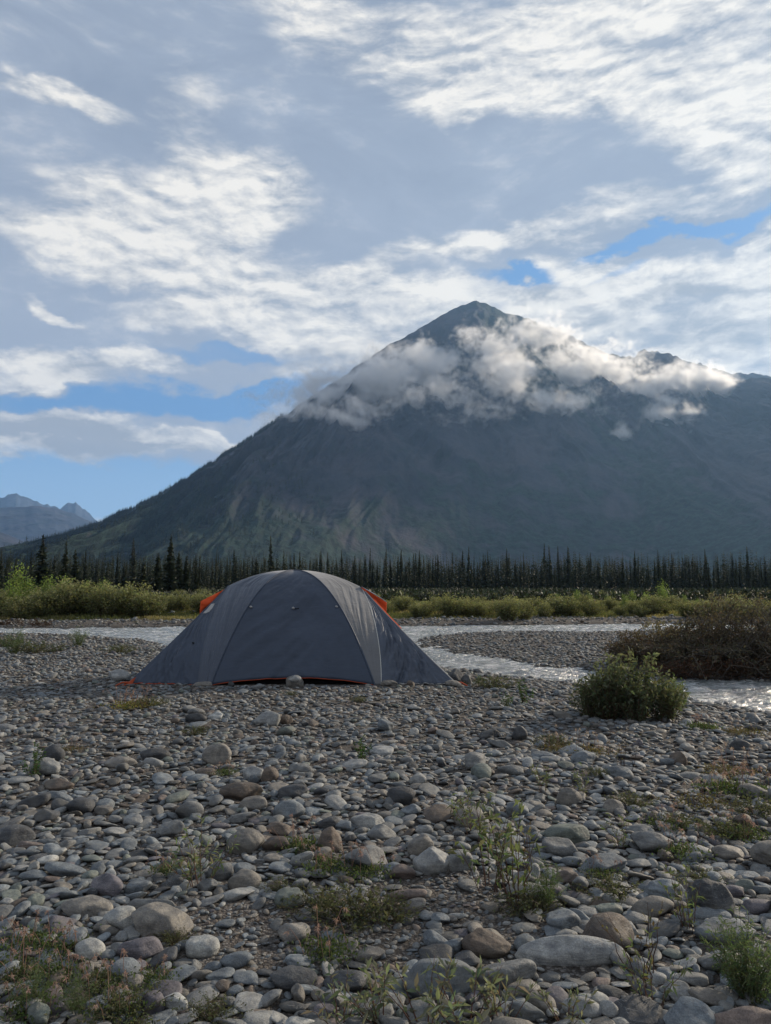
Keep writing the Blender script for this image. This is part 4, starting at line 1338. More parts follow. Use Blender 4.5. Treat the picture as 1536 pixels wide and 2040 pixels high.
# stones that can be told apart: px centre, py centre, px width, px height, colour, angularity, words
HERO = [
 (532,1422,56,36,'light grey',.15,'rounded light grey boulder in front of the tent'), (570,1421,28,25,'brown',.4,'small brown block touching the boulder in front of the tent'),
 (107,1495,46,38,'dark',.2,'black rounded boulder near the left edge'), (309,1495,62,31,'dark',.5,'dark wedge shaped stone left of the round brown boulder'),
 (432,1490,60,52,'warm grey',.25,'round brown-grey boulder with a mottled face left of centre'), (238,1514,66,25,'warm grey',.2,'long low stone left of the dark wedge'),
 (305,1512,44,22,'light grey',.3,''), (505,1532,44,32,'light grey',.3,''), (537,1537,38,36,'brown',.5,''), (600,1526,54,22,'grey',.4,''),
 (118,1553,62,26,'brown',.2,'flat brownish stone below the black boulder'), (65,1581,74,27,'dark',.2,''), (118,1572,56,24,'blue-grey',.2,''), (158,1590,60,36,'dark',.15,'smooth dark boulder of the cluster at left'),
 (125,1588,46,28,'dark',.2,''), (480,1572,88,40,'brown',.35,'broad brown stone left of centre'), (582,1572,64,30,'dark',.4,''), (505,1595,58,28,'warm grey',.3,''), (575,1603,64,40,'blue-grey',.2,'rounded blue-grey stone below the broad brown one'),
 (92,1610,56,32,'dark',.3,''), (30,1645,76,46,'dark',.3,'large dark boulder cut by the left edge'), (265,1620,46,26,'light grey',.2,''), (340,1638,58,30,'grey',.2,''), (482,1618,64,22,'grey',.1,''),
 (488,1656,76,54,'warm grey',.75,'angular grey stone with a split face left of centre'), (560,1638,60,28,'brown',.6,''), (550,1667,58,32,'brown',.3,''), (658,1656,52,58,'brown',.7,'upright brown stone with a pale flank near the centre'),
 (655,1626,48,28,'dark',.3,''), (732,1622,70,34,'light grey',.15,''), (760,1645,60,32,'grey',.1,''), (728,1694,88,56,'grey',.3,'large humped grey stone behind the low green clump'), (488,1733,64,44,'warm grey',.5,''),
 (472,1766,68,26,'light grey',.15,''), (275,1754,52,28,'blue-grey',.1,''), (132,1720,86,25,'blue-grey',.1,''), (300,1786,98,22,'grey',.15,''), (172,1797,100,40,'warm grey',.3,''), (243,1818,70,46,'pale',.2,'pale rounded stone beside the large grey boulder at lower left'),
 (322,1826,116,66,'warm grey',.35,'large grey boulder with a dark shaded front at lower left'), (585,1840,62,40,'warm grey',.15,'smooth oval stone left of the low green clump'), (278,1880,86,46,'purplish',.15,'purplish dome shaped stone below the large grey boulder'),
 (405,1873,62,40,'pale',.8,'pale blue angular stone beside the bare gravel patch'), (178,1893,56,42,'pale',.4,'cream white cracked stone at lower left'), (470,1902,64,29,'blue-grey',.1,''), (585,1932,88,40,'dark',.25,'dark long stone near the bottom left of centre'),
 (688,1934,82,36,'dark',.08,'smooth dark pebble shaped cobble near the bottom centre'), (664,1966,50,34,'grey',.5,''), (264,1945,56,30,'warm grey',.15,''), (400,1928,46,21,'warm grey',.1,''), (303,1988,46,40,'purplish',.2,''),
 (70,1730,56,21,'blue-grey',.1,''), (578,1775,60,36,'greenish',.9,'angular greenish rock at the left end of the low green clump'), (735,1880,62,26,'warm grey',.2,''), (598,2022,54,30,'pale',.3,''),
 (800,1577,58,42,'dark',.35,'dark block shaped stone near the centre'), (818,1605,42,26,'blue-grey',.3,''), (1352,1494,36,36,'brown',.8,'small brown cube shaped rock below the leafy green bush'), (1473,1473,42,26,'dark',.4,''),
 (998,1469,52,19,'grey',.2,''), (1036,1450,32,34,'dark',.7,''), (975,1452,44,20,'dark',.6,''), (1162,1502,54,30,'blue-grey',.3,''), (1135,1570,50,38,'warm grey',.4,''), (1222,1588,42,32,'warm grey',.5,''), (1030,1597,46,32,'blue-grey',.4,''),
 (1128,1640,92,40,'greenish',.2,'broad greenish stone right of the leafy seedlings'), (1118,1665,80,42,'grey',.3,''), (1300,1657,84,52,'grey',.5,'flat faced grey boulder under the seed heads at right'), (838,1670,52,54,'warm grey',.5,''),
 (860,1700,74,54,'light grey',.85,'sharp edged light grey rock left of the leafy seedlings'), (912,1700,60,44,'grey',.15,'round grey stone right of the sharp edged rock'), (800,1718,56,30,'pinkish',.15,'reddish oval stone left of the sharp edged rock'),
 (1200,1705,98,42,'blue-grey',.4,''), (1393,1677,54,25,'light grey',.2,''), (1452,1680,68,32,'warm grey',.3,''), (1325,1757,78,47,'blue-grey',.3,'banded blue-grey stone left of the standing dark rock'),
 (1418,1782,84,84,'dark',.85,'dark angular rock standing on edge at the right'), (1413,1815,78,33,'blue-grey',.5,'flat block under the standing dark rock'), (1503,1800,70,29,'purplish',.2,''),
 (1122,1826,70,42,'blue-grey',.5,'tilted two toned stone above the long flat slab'), (1215,1852,94,68,'brown',.2,'big smooth brown boulder at lower right'), (1443,1852,116,46,'blue-grey',.25,'wide blue-grey stone below the standing dark rock'),
 (968,1860,94,52,'brown',.7,'rust brown angular rock left of the long flat slab'), (1135,1885,204,40,'light grey',.35,'long flat pale slab near the bottom right'), (870,1853,56,30,'blue-grey',.1,''), (903,1862,46,25,'blue-grey',.1,''),
 (875,1927,140,70,'blue-grey',.12,'largest smooth grey cobble near the bottom edge'), (1010,1925,118,52,'grey',.3,''), (1040,1952,66,27,'warm grey',.1,''), (1078,1980,56,35,'warm grey',.2,''), (1163,1995,74,36,'light grey',.1,''),
 (1370,2015,96,60,'blue-grey',.3,'grey stone cut by the bottom edge at right'), (1480,2022,144,46,'pinkish',.2,'broad pinkish flat stone in the bottom right corner'), (1143,2035,76,30,'grey',.1,''), (1413,1980,72,29,'warm grey',.1,''),
 (1268,1815,52,26,'light grey',.15,''), (813,1760,74,22,'pinkish',.1,'flat orange-tinted stone right of the low green clump'), (823,1785,54,23,'warm grey',.2,''), (1213,1797,52,24,'greenish',.3,''), (1300,1795,82,37,'warm grey',.4,''),
 (587,1356,38,28,'warm grey',.35,'stone holding down the middle of the tent hem'), (586,1340,28,14,'light grey',.3,'flat stone stacked on the one at the tent hem'), (405,1358,44,14,'warm grey',.5,'flat stone pinning the left front corner of the tent'),
 (907,1338,36,34,'dark',.7,'dark upright rock just right of the tent'), (930,1346,26,24,'dark',.6,''), (905,1355,40,16,'warm grey',.5,''), (238,1340,46,28,'light grey',.4,'light stone at the left tip of the tent'), (775,1357,36,16,'warm grey',.5,'flat stone pinning the right front corner of the tent'),
 (818,1358,18,14,'brown',.6,''), (430,1420,30,20,'pale',.5,''), (390,1425,46,24,'dark',.3,''),
]
MARKS = [('the tent', 590, 1362), ('the leafy bush', 1275, 1445), ('the long slab', 1135, 1890), ('the standing rock', 1418, 1800), ('the big brown boulder', 1215, 1860),
         ('the largest smooth cobble', 875, 1945), ('the green clump', 700, 1830), ('the round boulder', 432, 1500), ('the shaded grey boulder', 322, 1840),
         ('the cream stone', 178, 1893), ('the left-edge dark boulder', 30, 1650), ('the seedlings', 1000, 1720), ('the bright green sprig', 1480, 1960), ('the light tent boulder', 532, 1430),
         ('the right seed heads', 1420, 1600), ('the black boulder', 107, 1500), ('the flat-faced boulder', 1300, 1665), ('the split stone', 488, 1665)]

rg = np.random.RandomState(42)
stones = []      # x, y, ax, ay, az, yaw, colour name, angularity, label, sink, lift
grid = {}
CELL = 0.12


def gkey(x, y): return (int(math.floor(x / CELL)), int(math.floor(y / CELL)))


def clash(x, y, r, tol):
    k = gkey(x, y); q = int((r + 0.16) / CELL) + 1
    for i in range(-q, q + 1):
        for j in range(-q, q + 1):
            for (ox, oy, orr) in grid.get((k[0] + i, k[1] + j), ()):
                if (ox - x) ** 2 + (oy - y) ** 2 < ((r + orr) * tol) ** 2:
                    return True
    return False


def put(x, y, r): grid.setdefault(gkey(x, y), []).append((x, y, r))


for (px, py, w, h, cn, ang, words) in HERO:
    on_hem = (px, py) == (586, 1340)
    yb = py + h * .5
    yg = min(yb, 1366) if abs(px - 600) < 320 and 1335 < py < 1362 else yb
    x, y = at(px, yg, 0.02)
    if on_hem: x, y = at(587, 1370, 0.02)
    slant = math.hypot(y, CAMZ)
    ww = w * .93 * slant / F
    al = math.atan2(CAMZ, y)
    dep = ww * (.62 if w > 1.8 * h else .8)
    hh_ = h * .88 * slant / F
    if w > 3 * h: dep = min(dep, max(.25 * ww, (hh_ - .10 * ww) / math.sin(al) * .8))
    hz = max(.22 * ww, (hh_ - dep * .45 * math.sin(al)) / math.cos(al))
    y2 = y + dep * .42
    stones.append([x * y2 / y, y2, ww / 2, dep / 2, hz * .62, rg.uniform(-.15, .15), cn, min(1, ang * 1.35 + .12), words, .28, 0.085 if on_hem else 0.0])
    put(x * y2 / y, y2, max(ww, dep) * .42)
nhero = len(stones)
clumps = [(700, 1800, .14), (700, 1770, .14)]
bare_p = [(at(740, 1880, 0), .20), (at(870, 1785, 0), .26), (at(480, 1850, 0), .24), (at(600, 1885, 0), .2), (at(640, 1700, 0), .12), (at(430, 1700, 0), .1), (at(1040, 1905, 0), .12), (at(1480, 1890), .15), (at(960, 1810), .16), (at(1040, 1850), .1)]
tlx, tly = -1.02, 9.36


def scatter(n, rfun, ymin, ymax, tol, xs=0.62, cap=None):
    made = 0
    for _ in range(n):
        yv = math.exp(rg.uniform(math.log(ymin), math.log(ymax)))
        xv = rg.uniform(-xs, xs) * yv * 1.0 + rg.uniform(-.15, .15)
        r = rfun(yv)
        if abs(xv - tlx) < 1.0 and abs(yv - tly) < 1.12: continue
        bare = any((xv - p[0]) ** 2 + (yv - p[1]) ** 2 < q * q for p, q in bare_p)
        if bare and r > .013 and rg.rand() < .93: continue
        if clash(xv, yv, r, tol): continue
        put(xv, yv, r)
        asp = rg.uniform(.5, .95)
        flat = rg.uniform(.18, .44) if rg.rand() < .86 else rg.uniform(.5, .8)
        stones.append([xv, yv, r * 1.15, r * 1.15 * asp, r * flat, rg.uniform(0, 6.28), names[rg.choice(len(names), p=wts)], float(np.clip(rg.gamma(2.6, .19), 0, 1)), '', rg.uniform(.10, .42), 0.0])
        made += 1
    return made


scatter(260, lambda y: rg.uniform(.052, .075) * (1 if y > 2.6 else .8), 1.75, 13, .95)
scatter(4500, lambda y: rg.uniform(.029, .044), 1.7, 18, .78)
scatter(26000, lambda y: rg.uniform(.018, .033) * (1 + max(0, y - 7) * .04), 1.6, 24, .64)
scatter(24000, lambda y: rg.uniform(.011, .019) * (1 + max(0, y - 3) * .10), 1.5, 14, .66)
scatter(12000, lambda y: rg.uniform(.006, .010), 1.5, 3.8, .85)
# island, the left bar and the far bank
scatter(26000, lambda y: rg.uniform(.022, .050) if y < 24 else rg.uniform(.04, .08), 9.5, 34, .72, 0.60)
A = np.array([s[:6] + [s[7], s[9], s[10]] for s in stones], float)
z0, vg0, sd0, sf0 = ground_info(A[:, 0], A[:, 1])
ok = (sd0 > .02) | ((sd0 > -.6) & (rg.rand(len(A)) < .05)); ok &= ~((vg0 > .5) & (rg.rand(len(A)) < .9))
ok[:nhero] = True
idx = np.where(ok)[0]
# size in the picture decides which are built one by one
slant = np.hypot(np.hypot(A[:, 0], A[:, 1]), CAMZ)
area = A[:, 2] * (A[:, 4] + A[:, 3] * CAMZ / slant) * 4 * (F / slant) ** 2
pxx = 768 + F * A[:, 0] / (A[:, 1] * math.cos(PITCH) - CAMZ * math.sin(PITCH))
pyy = np.array([to_px(A[i, 0], A[i, 1], z0[i])[1] for i in range(len(A))])
vis = ok & (pxx > -10) & (pxx < 1546) & (pyy < 2050)
cand = [i for i in np.argsort(-area) if vis[i] and i >= nhero]
single = list(range(nhero)) + cand[:300 - nhero]
sset = set(single)
print('stones', len(idx), 'single', len(single), 'smallest single px', math.sqrt(area[single[-1]]))


def stone_xform(P, s, z, rg):
    ax_, ay_, az_, yaw = s[2:6]
    P = P * np.array([ax_, ay_, az_])
    tx, ty = (rg.normal(0, .19), rg.normal(0, .19)) if s[8] == '' else (rg.normal(0, .04), rg.normal(0, .04))
    cx_, sx_ = math.cos(tx), math.sin(tx); cy_, sy_ = math.cos(ty), math.sin(ty); cz_, sz_ = math.cos(yaw), math.sin(yaw)
    Rx = np.array([[1, 0, 0], [0, cx_, -sx_], [0, sx_, cx_]]); Ry = np.array([[cy_, 0, sy_], [0, 1, 0], [-sy_, 0, cy_]]); Rz = np.array([[cz_, -sz_, 0], [sz_, cz_, 0], [0, 0, 1]])
    return P @ (Rz @ Ry @ Rx).T


seen_lab = {}
for i in single:
    s = stones[i]; z = float(z0[i])
    sub = 5 if math.sqrt(area[i]) > 60 else 4
    V, T = ICO[sub]
    r1_ = np.random.RandomState(5000 + i)
    P = stone_xform(stone_shape(V, r1_, s[7]), s, z, r1_)
    col = np.array(PAL[s[6]]) * r1_.uniform(.85, 1.15)
    sh_ = np.tile(r1_.uniform(-50, 50, 3), (len(P), 1))
    me = fast_mesh('river_stone', P, T, True, {'tint': ('FLOAT_COLOR', np.tile(col, (len(P), 1))), 'shift': ('FLOAT_COLOR', sh_)})
    zz = z + s[4] * (1 - 2 * s[9]) + s[10]
    o = link('river_stone', me, M_STONE, None, (s[0], s[1], zz))
    lab = s[8]
    if not lab:
        px, py = to_px(s[0], s[1], zz)
        md_ = sorted(MARKS, key=lambda m_: (m_[1] - px) ** 2 + ((m_[2] - py) * 1.6) ** 2)[0]
        dx, dy = px - md_[1], (py - md_[2]) * 1.3
        rel = ('left of' if dx < 0 else 'right of') if abs(dx) > abs(dy) else ('behind' if dy < 0 else 'in front of')
        dist_ = math.hypot(dx, dy)
        near = 'close ' if dist_ < 90 else ('' if dist_ < 180 else 'well ')
        shp = 'flat' if s[4] / s[2] < .42 else ('angular' if s[7] > .45 else ('rounded' if s[7] < .2 else 'blocky'))
        siz = 'small' if s[2] < .05 else ('middling' if s[2] < .075 else 'large')
        lab = '%s %s cobble %s%s %s' % (shp, s[6], near, rel, md_[0])
    seen_lab.setdefault(lab, []).append(o)
    tag(o, lab, 'stone', 'cobbles of the gravel bar')
ORDN = ['nearest', 'second nearest', 'third nearest', 'fourth nearest', 'fifth nearest', 'sixth nearest', 'seventh nearest', 'eighth nearest']
for lab, obs in seen_lab.items():
    if len(obs) > 1:
        obs.sort(key=lambda o: o.location.y)
        for q, o in enumerate(obs[:8]):
            o['label'] = '%s of the %s' % (ORDN[q], lab.replace(' cobble ', ' cobbles '))

# all the rest as one bed
VV, TT, CC, SS, off = [], [], [], [], 0
protos = {}
for lod in (1, 2, 3):
    protos[lod] = [stone_shape(ICO[lod][0], np.random.RandomState(900 + q), (q % 8) / 8) for q in range(24)]
rest = [i for i in idx if i not in sset]
for i in rest:
    s = stones[i]; pxs = math.sqrt(area[i])
    lod = 3 if pxs > 16 else (2 if pxs > 6 else 1)
    P = stone_xform(protos[lod][(i * 7) % 24], s, 0, rg)
    P = P + (s[0], s[1], z0[i] + s[4] * (1 - 2 * s[9]))
    VV.append(P); TT.append(ICO[lod][1] + off); off += len(P)
    col = np.array(PAL[s[6]]) * rg.uniform(.65, 1.15) * (0.5 if sd0[i] < .12 and s[1] < 40 else 1.0)
    CC.append(np.tile(col, (len(P), 1))); SS.append(np.tile(rg.uniform(-50, 50, 3), (len(P), 1)))
me = fast_mesh('gravel', np.vstack(VV), np.vstack(TT), True, {'tint': ('FLOAT_COLOR', np.vstack(CC)), 'shift': ('FLOAT_COLOR', np.vstack(SS))})
tag(link('gravel', me, M_STONE), 'river cobbles and pebbles covering the bars', kind='stuff')

# ------------------------------------------------------------------ near plants
def merge(parts):
    """several meshes of one kind joined into one, each with its own offset and turn"""
    Vs, Ts, Cs, off = [], [], [], 0
    for me_, (ox, oy, s_, rz_) in parts:
        n_ = len(me_.vertices); v_ = np.empty(n_ * 3, np.float32); me_.vertices.foreach_get('co', v_); v_ = v_.reshape(-1, 3) * s_
        c_, q_ = math.cos(rz_), math.sin(rz_); v_ = v_ @ np.array([[c_, q_, 0], [-q_, c_, 0], [0, 0, 1]]) + (ox, oy, 0)
        k_ = len(me_.polygons[0].vertices); t_ = np.empty(len(me_.loops), np.int32); me_.loops.foreach_get('vertex_index', t_)
        cc = np.empty(n_ * 4, np.float32); me_.attributes['tint'].data.foreach_get('color', cc)
        Vs.append(v_); Ts.append(t_.reshape(-1, k_) + off); Cs.append(cc.reshape(-1, 4)[:, :3]); off += n_
    o_ = fast_mesh(parts[0][0].name, np.vstack(Vs), np.vstack(Ts), False, {'tint': ('FLOAT_COLOR', np.vstack(Cs))})
    o_.materials.append(parts[0][0].materials[0])
    return o_


lobes = [bush(.50, .26, 60, 1900, .046, .016, (0.085, 0.100, 0.060), 301 + q, .55, .4, .05, stem=(.10, .06, .04), rad=.003, topl=(0.16, 0.18, 0.11)) for q in range(2)]
lay = [(0, -.16, 0, 1.05, 0), (1, .06, .05, 1.22, 1), (0, .28, -.05, .78, 2), (1, -.30, .05, .72, 3), (0, .02, -.14, .80, 4), (1, .0, .2, .9, 5), (0, .38, .1, .6, 6)]
near_bush = (merge([(lobes[k_][0], (ox, oy, s_, rz_)) for k_, ox, oy, s_, rz_ in lay]), merge([(lobes[k_][1], (ox, oy, s_, rz_)) for k_, ox, oy, s_, rz_ in lay]))
x, y = at(1272, 1436, 0)
place('leafy_bush', near_bush, (x, y + .25, gz(x, y + .25)), .0, 1.0, 'dense olive green leafy bush on the gravel beside the river', 'bush')
near2 = bush(.42, .14, 16, 420, .040, .014, (0.085, 0.115, 0.050), 302, .8, .3, .1, stem=(.10, .05, .035), rad=.003, topl=(.14, .21, .06))
x, y = at(1190, 1410, 0)
place('willow_seedling', near2, (x, y, gz(x, y)), .4, .9, 'upright sprig against the left side of the leafy green bush', 'plant')
x, y = at(1352, 1405, 0)
place('willow_seedling', near2, (x, y, gz(x, y)), 2.4, .8, 'leafy sprig against the right side of the leafy green bush', 'plant')

seedling = [bush(.30, .16, 7, 110, .040, .010, (0.095, 0.115, 0.065), 310 + i, .75, .3, .15, stem=(.10, .055, .04), rad=.0022, topl=(.16, .20, .10)) for i in range(4)]
dark_sd = [bush(.26, .12, 14, 300, .026, .012, (0.040, 0.080, 0.028), 320 + i, .8, .3, .05, stem=(.09, .05, .04), rad=.002) for i in range(3)]
mat_pl = [bush(.075, .20, 70, 1100, .017, .0055, (0.070, 0.080, 0.048), 330 + i, .9, .4, 0.0, stem=(.08, .06, .04), rad=.0012, topl=(.10, .11, .06)) for i in range(3)]
fluffy = [bush(.24, .13, 44, 1500, .022, .0035, (0.080, 0.115, 0.060), 340 + i, .95, .3, .0, stem=(.08, .08, .04), rad=.0012, topl=(.12, .155, .09)) for i in range(2)]
broad = [bush(.13, .16, 10, 90, .040, .010, (0.130, 0.145, 0.105), 350 + i, .4, .25, .1, stem=(.10, .05, .035), rad=.002, topl=(.19, .21, .16)) for i in range(3)]
twig = [bush(.34, .15, 6, 40, .022, .008, (0.10, 0.085, 0.05), 360 + i, .6, .3, .2, stem=(.055, .035, .03), rad=.0022) for i in range(2)]


def seedhead(nst, H, R, seed, headcol=(0.32, 0.235, 0.205), leafcol=(0.06, 0.085, 0.035), hl=.017, nb=24, base=500):
    rg = np.random.RandomState(seed)
    paths, heads = [], []
    for i in range(nst):
        P, D, L = [], [], []
        a = rg.uniform(0, 6.28); q = R * math.sqrt(rg.rand())
        b = np.array([math.cos(a) * q, math.sin(a) * q, 0]); h = H * rg.uniform(.55, 1.1)
        bend = rg.normal(0, .22 * h, 2)
        top = b + (bend[0], bend[1], h)
        nod = top + np.array([bend[0] * .3 + rg.normal(0, .006), bend[1] * .3, -.012])
        paths.append((np.array([b, (b + top) / 2 + (-bend[0] * .1, -bend[1] * .1, h * .05), top, nod]), np.array([.0012, .0011, .001, .0008])))
        tw = rg.normal(0, 1, 3); tw /= np.linalg.norm(tw)
        for j in range(nb):
            P.append(nod); D.append(tw * .5 + rg.normal(0, .8, 3) + (0, 0, -.1)); L.append(hl * rg.uniform(.5, 1.2))
        P = np.array(P); D = np.array(D); L = np.array(L)
        V, T, C = leaf_arrays(P, D, L, L * .16, colr=jitter_col(headcol, len(P), rg, .3, .1), rng=rg)
        hd = fast_mesh('seed_head', V, T, False, {'tint': ('FLOAT_COLOR', C)}); hd.materials.append(M_STRAW)
        heads.append(hd)
    V, Fq = tubes(paths, 4)
    st = fast_mesh('stems', V, Fq, True, {'tint': ('FLOAT_COLOR', np.tile((0.20, 0.12, 0.09), (len(V), 1)))}); st.materials.append(M_BARK)
    n = base
    P = np.stack([rg.normal(0, R * .6, n), rg.normal(0, R * .6, n), rg.uniform(0, .025, n)], 1)
    V, T, C = leaf_arrays(P, rg.normal(0, .6, (n, 3)) + (0, 0, .7), rg.uniform(.012, .026, n), rg.uniform(.006, .010, n), colr=jitter_col(leafcol, n, rg, .35, .15), rng=rg)
    lf = fast_mesh('foliage', V, T, False, {'tint': ('FLOAT_COLOR', C)}); lf.materials.append(M_LEAF)
    return [st, lf] + heads


avens = [seedhead(8, .13, .10, 400 + i) for i in range(3)]
avens_w = [seedhead(10, .16, .14, 410 + i, (0.42, 0.37, 0.32), (0.09, 0.08, 0.045)) for i in range(2)]
grassy = [seedhead(26, .12, .12, 420, (0.34, 0.25, 0.21), (0.16, 0.15, 0.06), .014, 8, 500)]
avn = ['stem', 'leaves'] + ['seed_head'] * 30
PL = [  # px, py of the root, meshes, scale, name, category, label
 (985, 1368, mat_pl[0], 1.7, 'low_shrub', 'plant', 'low green mat on the stones right of the tent'), (955, 1366, dark_sd[0], .55, 'willow_seedling', 'plant', 'small leafy sprig at the left end of the mat right of the tent'),
 (1045, 1400, dark_sd[1], .9, 'willow_seedling', 'plant', 'dark sprig between the mat right of the tent and the leafy bush'), (1010, 1412, dark_sd[2], .6, 'willow_seedling', 'plant', 'tiny green sprig below the mat right of the tent'),
 (30, 1300, fluffy[0], 1.9, 'low_shrub', 'plant', 'green tuft at the left edge on the near bar'), (155, 1288, fluffy[1], 1.6, 'low_shrub', 'plant', 'rounded green tuft by the water left of the tent'),
 (80, 1300, mat_pl[1], 2.6, 'low_shrub', 'plant', 'yellowish mat between the two tufts at left'), (12, 1290, mat_pl[2], 2.4, 'low_shrub', 'plant', 'grassy mat at the far left of the near bar'), (240, 1300, mat_pl[0], 2.0, 'low_shrub', 'plant', 'thin grass patch on the bar left of the tent'),
 (265, 1412, grassy[0], 1.5, 'seed_grass', 'grass', 'pinkish dry seed grass below the left tip of the tent'), (300, 1412, mat_pl[1], 1.1, 'low_shrub', 'plant', 'yellow-green mat beside the pinkish seed grass'),
 (720, 1532, dark_sd[0], .62, 'willow_seedling', 'plant', 'small dark sprig alone near the centre'), (68, 1555, dark_sd[1], .72, 'willow_seedling', 'plant', 'dark sprig below the black boulder at left'), (715, 1400, mat_pl[2], .6, 'low_shrub', 'plant', 'tiny green tuft in front of the tent door'),
 (580, 1390, mat_pl[0], .5, 'low_shrub', 'plant', 'little green tuft below the stone at the tent hem'), (388, 1460, mat_pl[1], .7, 'low_shrub', 'plant', 'flat mat above the round brown-grey boulder'),
 (700, 1826, mat_pl[0], 1.10, 'low_shrub', 'plant', 'wide dense green clump in the middle of the foreground'), (640, 1810, mat_pl[1], 0.80, 'low_shrub', 'plant', 'left lobe of the dense green clump'), (770, 1822, mat_pl[2], 0.76, 'low_shrub', 'plant', 'right lobe of the dense green clump'),
 (560, 1770, mat_pl[2], .5, 'low_shrub', 'plant', 'small green mat left of the angular greenish rock'), (400, 1765, seedling[0], .80, 'willow_seedling', 'plant', 'pale leafy seedling above the purplish stone at left'), (375, 1745, broad[0], .8, 'willow_seedling', 'plant', 'low broad leaved seedling at left of centre'),
 (940, 1660, seedling[1], .75, 'willow_seedling', 'plant', 'leafy seedling above the sharp edged rock'), (905, 1640, broad[1], .8, 'willow_seedling', 'plant', 'broad leaved sprig behind the leafy seedlings'), (1030, 1790, seedling[2], 1.25, 'willow_seedling', 'plant', 'tallest branching seedling right of the sharp edged rock'),
 (975, 1770, seedling[3], 1.15, 'willow_seedling', 'plant', 'thin branching seedling left of the tallest one'), (1040, 1770, twig[0], 1.0, 'bare_twig', 'plant', 'dark bare stem amid the branching seedlings'), (1090, 1800, fluffy[0], .62, 'low_shrub', 'plant', 'bright green tuft right of the branching seedlings'),
 (1050, 1810, mat_pl[0], .75, 'low_shrub', 'plant', 'green mat at the foot of the branching seedlings'), (1215, 1780, mat_pl[1], .75, 'low_shrub', 'plant', 'small mat left of the banded stone'), (1160, 1580, seedling[0], .55, 'willow_seedling', 'plant', 'small seedling in the stones right of centre'),
 (1245, 1545, twig[1], .9, 'bare_twig', 'plant', 'dark many branched twig below the leafy green bush'), (1085, 1580, seedling[3], .6, 'willow_seedling', 'plant', 'thin pale sprig right of centre'), (1240, 1680, seedling[1], .55, 'willow_seedling', 'plant', 'thin sprig left of the flat faced boulder'),
 (1375, 1860, seedling[2], .70, 'willow_seedling', 'plant', 'pale upright sprig left of the wide blue-grey stone'), (1482, 1975, fluffy[1], .85, 'low_shrub', 'plant', 'bright feathery green sprig at lower right'), (1500, 1990, fluffy[0], .75, 'low_shrub', 'plant', 'second feathery sprig by the bottom right corner'),
 (1290, 1960, twig[0], .9, 'bare_twig', 'plant', 'reddish bare stem below the big brown boulder'), (1300, 2010, seedling[0], .6, 'willow_seedling', 'plant', 'leafy stem near the bottom right of centre'), (1440, 1660, mat_pl[2], 0.91, 'low_shrub', 'plant', 'brownish mat under the seed heads at right'),
 (1350, 1640, mat_pl[0], 0.72, 'low_shrub', 'plant', 'mat left of the brownish one under the seed heads'), (1500, 1620, mat_pl[1], 0.91, 'low_shrub', 'plant', 'mat at the right edge among seed heads'), (1260, 1600, mat_pl[2], .8, 'low_shrub', 'plant', 'thin mat left of the seed heads at right'),
 (1100, 1480, mat_pl[0], .9, 'low_shrub', 'plant', 'mossy patch below left of the leafy green bush'), (1400, 1760, mat_pl[1], .6, 'low_shrub', 'plant', 'small green mat behind the standing dark rock'), (1190, 1550, mat_pl[0], .5, 'low_shrub', 'plant', 'small tuft in the stones below the leafy bush'),
 (680, 2035, broad[0], .75, 'willow_seedling', 'plant', 'pale leaved sprig at the bottom edge left of centre'), (760, 2030, broad[1], .9, 'willow_seedling', 'plant', 'grey-green leafy willow at the bottom edge centre'), (850, 2035, broad[2], 1.0, 'willow_seedling', 'plant', 'leafy willow at the bottom edge below the largest cobble'),
 (930, 2040, broad[0], 1.0, 'willow_seedling', 'plant', 'leafy willow at the bottom edge right of the largest cobble'), (1000, 2040, broad[1], .8, 'willow_seedling', 'plant', 'thin leaved willow at the bottom edge right of centre'), (1130, 2040, broad[2], .6, 'willow_seedling', 'plant', 'low leaves at the bottom edge before the slab'),
 (60, 2030, fluffy[0], 0.42, 'low_shrub', 'plant', 'feathery green growth in the bottom left corner'), (150, 2035, fluffy[1], 0.37, 'low_shrub', 'plant', 'feathery green growth second from the bottom left corner'), (190, 1985, mat_pl[0], 0.48, 'low_shrub', 'plant', 'green mat amid the pink seed heads at lower left'),
 (30, 1975, mat_pl[1], 0.50, 'low_shrub', 'plant', 'green mat at the left edge near the bottom'), (250, 2035, mat_pl[2], .7, 'low_shrub', 'plant', 'mat right of the feathery growth at the bottom'), (420, 2030, mat_pl[0], .5, 'low_shrub', 'plant', 'small mat at the bottom edge left'), (350, 1880, mat_pl[1], .4, 'low_shrub', 'plant', 'moss under the large grey boulder at lower left'),
]
